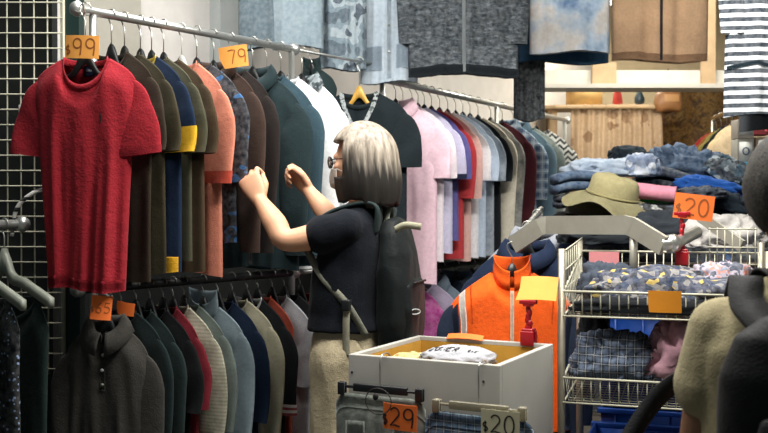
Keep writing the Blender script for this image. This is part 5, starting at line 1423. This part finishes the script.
for j in range(mh):
    for i in range(nh):
        q = (vr[j][i], vr[j][(i + 1) % nh], vr[j + 1][(i + 1) % nh], vr[j + 1][i])
        c = sum((v.co for v in q), Vector()) / 4
        ang = math.atan2(c.y + 0.012, abs(c.x))   # 90deg = straight ahead
        if c.z < 0.062 and ang > math.radians(20 if c.z > -0.045 else 38): continue
        bm.faces.new(q)
bmesh.ops.remove_doubles(bm, verts=bm.verts[:], dist=0.0004)
bmesh.ops.solidify(bm, geom=bm.faces[:], thickness=0.012)
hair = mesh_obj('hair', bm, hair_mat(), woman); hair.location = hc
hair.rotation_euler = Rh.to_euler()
# face details
def facept(x, y, z): return hc + Rh @ (Vector((x, y, z)) * 0.98)
for sg in (-1, 1):
    bm = BM(); add_ellipsoid(bm, facept(sg * .031, .0735, .008), (.0115,) * 3, Rh, 14, 10); ey = mesh_obj('eye', bm, plain('eye_white', 'd8d4cc', 0.3), woman)
    bm = BM(); add_ellipsoid(bm, facept(sg * .031, .0815, .008), (.0052, .004, .0052), Rh, 12, 8); mesh_obj('iris', bm, plain('dark_iris', '1e140e', 0.3), ey)
gl = M['ink']
glasses = None
bm = BM()
for sg in (-1, 1):
    add_tube(bm, [facept(sg * .034 + .024 * math.cos(a), .096 - 0.004 * abs(math.cos(a)), .006 + .019 * math.sin(a)) for a in [2 * PI * i / 24 for i in range(25)]], .0018, 6)
    add_tube(bm, [facept(sg * .058, .092, .012), facept(sg * .074, .06, .014), facept(sg * .080, .0, .012), facept(sg * .079, -.02, .0)], .0018, 6)
add_tube(bm, [facept(-.010, .099, .010), facept(0, .103, .012), facept(.010, .099, .010)], .0016, 6)
glasses = mesh_obj('glasses_frame', bm, gl, woman)
lensm = plain('clear_lens', 'e8eef0', 0.05, 0, 0.01); lensm.node_tree.nodes['Principled BSDF'].inputs['Transmission Weight'].default_value = 0.9
for sg in (-1, 1):
    bm = BM(); add_loft(bm, [[facept(sg * .034 + .023 * math.cos(a), yy, .006 + .018 * math.sin(a)) for a in [2 * PI * i / 20 for i in range(20)]] for yy in (.0935, .0950)]); mesh_obj('lens', bm, lensm, glasses)
# mask
bm = BM(); g = []
for j in range(11):
    v_ = j / 10; row = []
    for i in range(21):
        u_ = -1 + 2 * i / 20
        x = .066 * math.sin(u_ * 1.25) / math.sin(1.25); y = .056 + .060 * math.cos(u_ * 1.35) * (1 - 0.22 * (2 * v_ - 1) ** 2) - .008; z = -.010 - .083 * v_ + .010 * u_ * u_ * (1 - 2 * v_) * -1
        row.append(bm.verts.new(facept(x, y - (0.022 if v_ > 0.8 else 0) * (v_ - 0.8) * 5, z)))
    g.append(row)
for j in range(10):
    for i in range(20): bm.faces.new((g[j][i], g[j][i + 1], g[j + 1][i + 1], g[j + 1][i]))
bmesh.ops.solidify(bm, geom=bm.faces[:], thickness=0.002)
mask = mesh_obj('face_mask', bm, fab('d8d0c4', var=0.05), woman)
bm = BM()
for sg in (-1, 1):
    for z in (-.018, -.085): add_tube(bm, smoothpath([facept(sg * .064, .062, z), facept(sg * .076, .02, (z - .02) / 2 - .012), facept(sg * .082, -.02, -.01)]), .0016, 6)
mesh_obj('ear_loop', bm, fab('e0dcd4', var=0.04), mask)

# ---- her backpack
bp = empty('backpack', wo + Vector((0, 0, 0)), 0, 'dark green black backpack on the back of the woman with grey straps', 'backpack')
Bc = Vector((-0.01, 0.0, 1.045)) - Fv * 0.150
bpm = fab('0b1314', rough=0.6, bump=0.3)
bm = BM(); rings = []
for (z, w, d, o_) in ((-.205, .09, .038, .0), (-.19, .112, .050, .004), (-.10, .126, .058, .008), (.02, .124, .056, .006), (.12, .112, .050, .0), (.19, .09, .040, -.008), (.225, .064, .028, -.010), (.235, .03, .014, -.012)):
    rings.append(ring_at(Bc + Uv * z - Fv * o_, Lv, Fv, w, d, 32, 0.72))
add_loft(bm, rings)
link_mesh('main_bag', fuse(bm, 0.007, 3, wrinkle(.006, 10, 21)), bpm, bp)
bm = BM(); rings = []
for (z, w, d) in ((-.17, .07, .012), (-.155, .095, .024), (-.06, .102, .03), (.02, .092, .024), (.045, .065, .01)):
    rings.append(ring_at(Bc + Uv * z - Fv * 0.048, Lv, Fv, w, d, 28, 0.7))
add_loft(bm, rings); pk_ = link_mesh('front_pocket', fuse(bm, 0.007, 2, wrinkle(.004, 12, 5)), fab('0d1415', rough=0.55), bp)
bm = BM(); add_tube(bm, [Bc + Uv * 0.03 - Fv * 0.074 + Lv * x for x in (-.07, -.03, 0.03, .07)], .004, 6); mesh_obj('zip', bm, M['ink'], pk_)
bm = BM(); add_tube(bm, [Bc + Lv * (.075 + .016 * math.cos(a)) - Fv * (.079 - .012 * math.cos(a)) + Uv * (-.06 + .008 * math.sin(a)) for a in [2 * PI * i / 20 for i in range(21)]], .0022, 6); mesh_obj('oval_emblem', bm, fab('a9b0ac'), pk_)['label'] = 'small pale oval emblem'
def ribbon(pts, wdir, w, th=0.006):
    path = smoothpath(pts, 8); bm = BM(); rings = []
    for i, p in enumerate(path):
        t = (path[min(len(path) - 1, i + 1)] - path[max(0, i - 1)]).normalized()
        wd = (wdir - t * wdir.dot(t)).normalized(); nn = t.cross(wd)
        rings.append([p + wd * w / 2 + nn * th / 2, p - wd * w / 2 + nn * th / 2, p - wd * w / 2 - nn * th / 2, p + wd * w / 2 - nn * th / 2])
    add_loft(bm, rings); return bm
for sg in (-1, 1):
    off = Lv * sg * .085
    top = Vector((0.02, -0.01, 1.345)) + off
    pts = [Bc + Uv * 0.19 + Lv * sg * .07 + Fv * 0.05, Vector((0.02, -0.01, 1.30)) - Fv * 0.075 + off + Uv * 0.02, Vector((0.02, -0.01, 1.325)) + off * 1.05, Vector((0.0, 0, 1.28)) + Fv * 0.085 + off * 1.15, Vector((-0.01, 0, 1.18)) + Fv * 0.128 + off * 1.35]
    mesh_obj('shoulder_strap', ribbon(pts, Lv, 0.05, 0.011), fab('2c3a3a', rough=0.7), bp)
    sp = [pts[-1] + Uv * 0.01, Vector((-0.01, 0, 1.10)) + Fv * 0.055 + Lv * sg * .160, Vector((-0.01, 0, 1.01)) + Lv * sg * .172 - Fv * 0.035, Bc + Uv * -0.13 + Lv * sg * 0.155 + Fv * 0.06]
    mesh_obj('lower_strap', ribbon(sp, Fv + Uv * 0.3, 0.024, 0.004), fab('77776a'), bp)
    # the loose grey end that hangs at her side
    e0 = sp[2]; 
    mesh_obj('strap_end', ribbon([e0, e0 - Uv * 0.06 + Lv * sg * 0.010, e0 - Uv * 0.16 + Lv * sg * 0.008], Fv, 0.022, 0.003), fab('8f8c7a'), bp)
    bm = BM(); add_box(bm, e0 + Lv * sg * 0.004, (0.028, 0.028, 0.035), Matrix.Rotation(math.atan2(Fv.y, Fv.x), 3, 'Z'), 0.004); mesh_obj('buckle', bm, M['blackplastic'], bp)
mesh_obj('grab_loop', ribbon([Bc + Uv * 0.22 + Lv * 0.04 + Fv * 0.03, Bc + Uv * 0.27 + Fv * 0.03, Bc + Uv * 0.22 - Lv * 0.04 + Fv * 0.03], Fv, 0.02, 0.004), fab('8d8f80'), bp)
mesh_obj('side_tab', ribbon([Bc + Uv * 0.20 + Lv * 0.10 - Fv * 0.02, Bc + Uv * 0.215 + Lv * 0.12 - Fv * 0.06, Bc + Uv * 0.21 + Lv * 0.12 - Fv * 0.11], Uv, 0.022, 0.003), fab('9c9a84'), bp)

# ---- the shopper at the right edge, seen from behind
so = Vector((0.782, 1.86, 0))
man = person_root(so, 'shopper with short hair in a khaki tee, seen from behind')
F2 = Vector((0.10, 1, 0)).normalized(); L2 = Vector((-1, 0.10, 0)).normalized()
mh_c = Vector((-0.020, 0.005, 1.375))
sp2 = [(Vector((0, 0, .78)), .17, .12), (Vector((0, 0, .92)), .165, .12), (Vector((0, 0, 1.02)), .17, .115), (Vector((0, 0, 1.08)), .172, .11), (Vector((0, 0, 1.135)), .16, .085), (Vector((0, 0, 1.19)), .10, .062)]
bm = BM()
add_loft(bm, [ring_at(c, L2, F2, a, b) for c, a, b in sp2])
limb(bm, [Vector((0, 0, 1.16)), Vector((0, 0.01, 1.27)), mh_c], [.062, .056, .06])
head_shape(bm, mh_c, F2, L2, Uv, 1.0)
sL = Vector((-0.15, 0, 1.105)); eL = Vector((-0.192, 0.02, 0.87)); hL = Vector((-0.19, 0.22, 0.78))
sR = Vector((0.15, 0, 1.105)); eR = Vector((0.192, 0.02, 0.87)); hR = Vector((0.19, 0.2, 0.76))
for s_, e_, h_, tdir in ((sL, eL, hL, 1), (sR, eR, hR, -1)):
    limb(bm, [s_, s_.lerp(e_, .5), e_, e_.lerp(h_, .45), h_], [.055, .047, .040, .041, .026])
    hand(bm, h_, (h_ - e_) + Vector((0, 0.05, 0)), Vector((-tdir * 0.8, 0, 0.5)), Vector((tdir * 0.4, 0.2, 0.8)), 0.98, curl=(45, 55, 35))
for sg in (-1, 1):
    h = Vector((0, 0, .84)) + L2 * sg * .085
    limb(bm, [h, Vector((h.x, h.y, .45)), Vector((h.x, h.y, .10))], [.09, .06, .042], 8)
    f0 = Vector((h.x, h.y - 0.02, 0.045)); limb(bm, [f0, f0 + F2 * 0.09 + Vector((0, 0, -.01)), f0 + F2 * 0.19 + Vector((0, 0, -.02))], [.036, .034, .024])
link_mesh('body', fuse(bm, 0.0046, 4), M['skin_dark'], man)
bm = BM()
add_loft(bm, [ring_at(c, L2, F2, a + .022, b + .02) for c, a, b in [(Vector((0, 0, .80)), .175, .125)] + sp2[1:5]] + [ring_at(Vector((0, 0, 1.195)), L2, F2, .115, .075)])
for s_, e_ in ((sL, eL), (sR, eR)):
    limb(bm, [s_ + Vector((0, 0, .012)), s_.lerp(e_, .25), s_.lerp(e_, .44)], [.060, .067, .070])
add_loft(bm, [ring_at(Vector((0, 0, 1.185)), L2, F2, .10, .075), ring_at(Vector((0, 0.003, 1.222)), L2, F2, .070, .068)])
link_mesh('tee', fuse(bm, 0.007, 3, wrinkle(.005, 9, 31)), fab('9a9070', bump=0.4), man)
bm = BM()
add_loft(bm, [ring_at(Vector((0, 0, z)), L2, F2, a, b) for z, a, b in ((0.70, .175, .13), (0.80, .185, .137), (0.90, .178, .13))])
for sg in (-1, 1):
    h = Vector((0, 0, .82)) + L2 * sg * .09
    limb(bm, [h, Vector((h.x, h.y, .45)), Vector((h.x, h.y, .10))], [.105, .09, .08], 8)
link_mesh('trousers', fuse(bm, 0.009, 2, wrinkle(.007, 9, 41)), fab('23262b'), man)
for sg in (-1, 1):
    f0 = Vector((L2.x * sg * .085, L2.y * sg * .085 - 0.02, 0.045)); bm = BM(); limb(bm, [f0, f0 + F2 * 0.09 + Vector((0, 0, -.008)), f0 + F2 * 0.2 + Vector((0, 0, -.016))], [.043, .042, .031]); mesh_obj('shoe', bm, plain('dark_shoe', '22242a', 0.6), man)
R2 = Matrix((-L2, F2, Uv)).transposed()
bm = BM(); rings = []
for j in range(25):
    t = j / 24; ph = t * PI * 0.80
    ring = []
    for i in range(56):
        a = 2 * PI * i / 56
        k = 1 + 0.025 * noise.noise(Vector((math.cos(a) * 5, math.sin(a) * 5, t * 9)))
        ring.append(mh_c + R2 @ Vector((0.084 * math.sin(ph) * math.cos(a) * k, 0.105 * math.sin(ph) * math.sin(a) * k - 0.016, 0.022 + 0.105 * math.cos(ph))))
    rings.append(ring)
vr = [[bm.verts.new(p) for p in r] for r in rings]
for j in range(24):
    for i in range(56):
        q = (vr[j][i], vr[j][(i + 1) % 56], vr[j + 1][(i + 1) % 56], vr[j + 1][i])
        c = R2.inverted() @ (sum((v.co for v in q), Vector()) / 4 - mh_c)
        if c.y > 0.02 and c.z < 0.055: continue
        bm.faces.new(q)
bmesh.ops.remove_doubles(bm, verts=bm.verts[:], dist=0.0004)
bmesh.ops.solidify(bm, geom=bm.faces[:], thickness=0.006)
th = NT('short_grey_hair'); v = th.coord(); th.color(th.ramp(th.noise(v, 120, 3), [(0.3, '1c1a17'), (0.7, '4a453d')])); th.set(Roughness=0.8); th.bump(th.noise(v, 300, 2), 0.8, 0.004)
mesh_obj('hair', bm, th.m, man)
for sg in (-1, 1):
    q = mh_c + L2 * sg * .031 + F2 * .0735 + Uv * .008
    bm = BM(); add_ellipsoid(bm, q, (.0115,) * 3, None, 12, 8); ey = mesh_obj('eye', bm, plain('eye_white', 'd8d4cc', 0.3), man)
    bm = BM(); add_ellipsoid(bm, q + F2 * .008, (.005, .004, .005), None, 10, 8); mesh_obj('iris', bm, plain('dark_iris', '1e140e', 0.3), ey)
# backpack of the shopper
b2 = empty('backpack', so, 0, 'black backpack on the shopper at the right edge', 'backpack')
C2 = Vector((0.02, -0.20, 0.98))
bm = BM()
add_loft(bm, [ring_at(C2 + Uv * z, L2, F2, w, d, 32, 0.72) for z, w, d in ((-.24, .13, .05), (-.22, .165, .075), (-.1, .178, .085), (.08, .172, .082), (.15, .15, .062), (.185, .10, .035))])
link_mesh('main_bag', fuse(bm, 0.008, 3, wrinkle(.005, 9, 51)), fab('121314', rough=0.6), b2)
bm = BM(); add_loft(bm, [ring_at(C2 + Uv * z - F2 * 0.088, L2, F2, w, d, 28, 0.7) for z, w, d in ((-.19, .08, .015), (-.17, .115, .03), (-.05, .12, .034), (.02, .10, .02))]); link_mesh('front_pocket', fuse(bm, 0.008, 2), fab('18191a', rough=0.6), b2)
for sg in (-1, 1):
    of = L2 * sg * .105
    pts = [C2 + Uv * 0.15 + L2 * sg * .085 + F2 * 0.04, Vector((0, -0.085, 1.175)) + of, Vector((0, -0.01, 1.217)) + of, Vector((0, 0.085, 1.165)) + of * 1.1, Vector((0, 0.145, 1.06)) + of * 1.2, Vector((0, 0.11, 0.93)) + of * 1.55, C2 + Uv * -0.17 + L2 * sg * .15 + F2 * 0.06]
    mesh_obj('shoulder_strap', ribbon(pts, L2, 0.062, 0.012), fab('17181a', rough=0.7), b2)
# dark shoulder bag hanging in front of the shopper with a crosswise strap
hb2 = empty('shoulder_bag', so, 0, 'dark green bag with a black strap hanging in front of the shopper', 'bag')
Q = Vector((-0.34, 0.18, 0.72))
bm = BM(); add_loft(bm, [ring_at(Q + Uv * z, L2, F2, w, d, 28, 0.8) for z, w, d in ((-.16, .09, .03), (-.14, .125, .05), (-.03, .125, .052), (.06, .10, .042), (.10, .06, .028))])
bag_m = plain('coated_green', '16241c', 0.3, 0, 0.2, 9); link_mesh('bag', fuse(bm, 0.007, 2, wrinkle(.007, 9, 61)), bag_m, hb2)
bm = BM(); add_tube(bm, smoothpath([Q + Vector((-0.11, -0.03, -0.1)), Q + Vector((-0.10, -0.045, 0.02)), Q + Vector((-0.03, -0.045, 0.095)), Q + Vector((0.05, -0.035, 0.10))]), 0.008, 8); mesh_obj('piping', bm, plain('green_piping', '2c4a38', 0.3), hb2)
mesh_obj('strap', ribbon([Q + Vector((-0.02, 0, 0.09)), Q + Vector((0.06, 0.01, 0.22)), Vector((-0.15, 0.13, 1.06)), Vector((-0.09, 0.085, 1.19)), Vector((-0.06, 0.0, 1.235)), Vector((0.0, -0.085, 1.185))], L2, 0.04, 0.006), fab('131416', rough=0.7), hb2)

for o_ in (man, b2, hb2): o_.scale = (0.972, 0.972, 0.972); o_.rotation_euler = (0, 0, -0.32)
# ------------------------------------------------------------------ lamps
def fixture(c, ln, rz, power, col, label, size=0.12):
    r = empty('tube_lamp', c, rz, label, 'lamp', 'ceiling tube lamps')
    bm = BM(); add_box(bm, (0, 0, 0.035), (ln + 0.06, 0.10, 0.05), None, 0.006); mesh_obj('housing', bm, M['whiteplastic'], r)
    bm = BM(); add_tube(bm, [(-ln / 2, 0, -0.01), (ln / 2, 0, -0.01)], 0.016, 10)
    t = NT('lamp_tube'); t.b.inputs['Emission Color'].default_value = col + (1,); t.b.inputs['Emission Strength'].default_value = 6.0; mesh_obj('tube', bm, t.m, r)
    for sx in (-1, 1):
        bm = BM(); add_tube(bm, [(sx * ln * 0.35, 0, 0.055), (sx * ln * 0.35, 0, 3.305 - c[2])], 0.004, 6); mesh_obj('suspension_rod', bm, M['steel'], r)
    ld = bpy.data.lights.new('tube_light', 'AREA'); ld.shape = 'RECTANGLE'; ld.size = ln; ld.size_y = size; ld.energy = power; ld.color = col
    lo = bpy.data.objects.new('tube_light', ld); COL.objects.link(lo); lo.parent = r; lo.location = (0, 0, -0.035)
    return lo
fixture((-0.35, 2.5, 2.72), 1.1, 0.25, 15, (1.0, 0.97, 0.92), 'tube lamp above the front left of the stall')
fixture((-0.75, 3.35, 3.05), 0.9, 0.93, 28, (1.0, 0.98, 0.96), 'unseen tube lamp added to brighten the white wall above the upper rail')  # fill light added for the white wall and the blue garments
fixture((0.55, 3.0, 2.66), 1.1, 0.15, 34, (1.0, 0.97, 0.92), 'tube lamp above the woman and the white bin')
fixture((0.6, 2.2, 3.1), 1.1, 0.05, 52, (1.0, 0.97, 0.92), 'unseen tube lamp added high up in front to brighten the display garments')  # added frontal fill that lifts the overhead row
fixture((1.5, 3.3, 2.62), 1.1, 0.9, 18, (1.0, 0.97, 0.92), 'tube lamp over the wire stand and the heap')
fixture((1.45, 5.25, 2.95), 1.0, 0.0, 42, (1.0, 0.95, 0.86), 'unseen warm tube lamp added to brighten the beam and curtain at the back')  # added fill for the front faces of the beam and curtain
fixture((1.5, 7.0, 2.75), 1.0, 0.0, 16, (1.0, 0.93, 0.78), 'warm tube lamp near the back wall')
r = empty('curtain_fill', (1.5, 6.06, 2.075), 0, 'unseen strip light added behind the white beam to brighten the curtain', 'lamp')  # unseen fill light, put behind the beam only to brighten the curtain
bm = BM(); add_box(bm, (0, 0, 0.012), (1.0, 0.05, 0.02), None, 0.003); mesh_obj('housing', bm, M['whiteplastic'], r)
ld = bpy.data.lights.new('strip', 'AREA'); ld.shape = 'RECTANGLE'; ld.size = 0.95; ld.size_y = 0.04; ld.energy = 6; ld.color = (1.0, 0.93, 0.8)
lo = bpy.data.objects.new('strip', ld); COL.objects.link(lo); lo.parent = r; lo.location = (0, 0, -0.004); lo.rotation_euler = (0.6, 0, 0)
w = bpy.data.worlds.new('World'); scene.world = w; w.use_nodes = True
bg = w.node_tree.nodes['Background']; bg.inputs['Color'].default_value = (0.62, 0.78, 0.86, 1); bg.inputs['Strength'].default_value = 0.12

# ------------------------------------------------------------------ camera
cd = bpy.data.cameras.new('Camera'); cam = bpy.data.objects.new('Camera', cd); COL.objects.link(cam)
cd.sensor_width = 36.0; cd.lens = FPX / 768 * 36.0
cam.location = (0, 0, CAMZ); cam.rotation_euler = (PI / 2 - math.atan((216.5 - HOR) / FPX), 0, 0)
cd.clip_start = 0.05
cd.dof.use_dof = True; cd.dof.focus_distance = 3.2; cd.dof.aperture_fstop = 5.0
scene.camera = cam
scene.view_settings.view_transform = 'Standard'; scene.view_settings.look = 'None'; scene.view_settings.gamma = 1.0; scene.view_settings.use_curve_mapping = False
scene.view_settings.exposure = 0.08
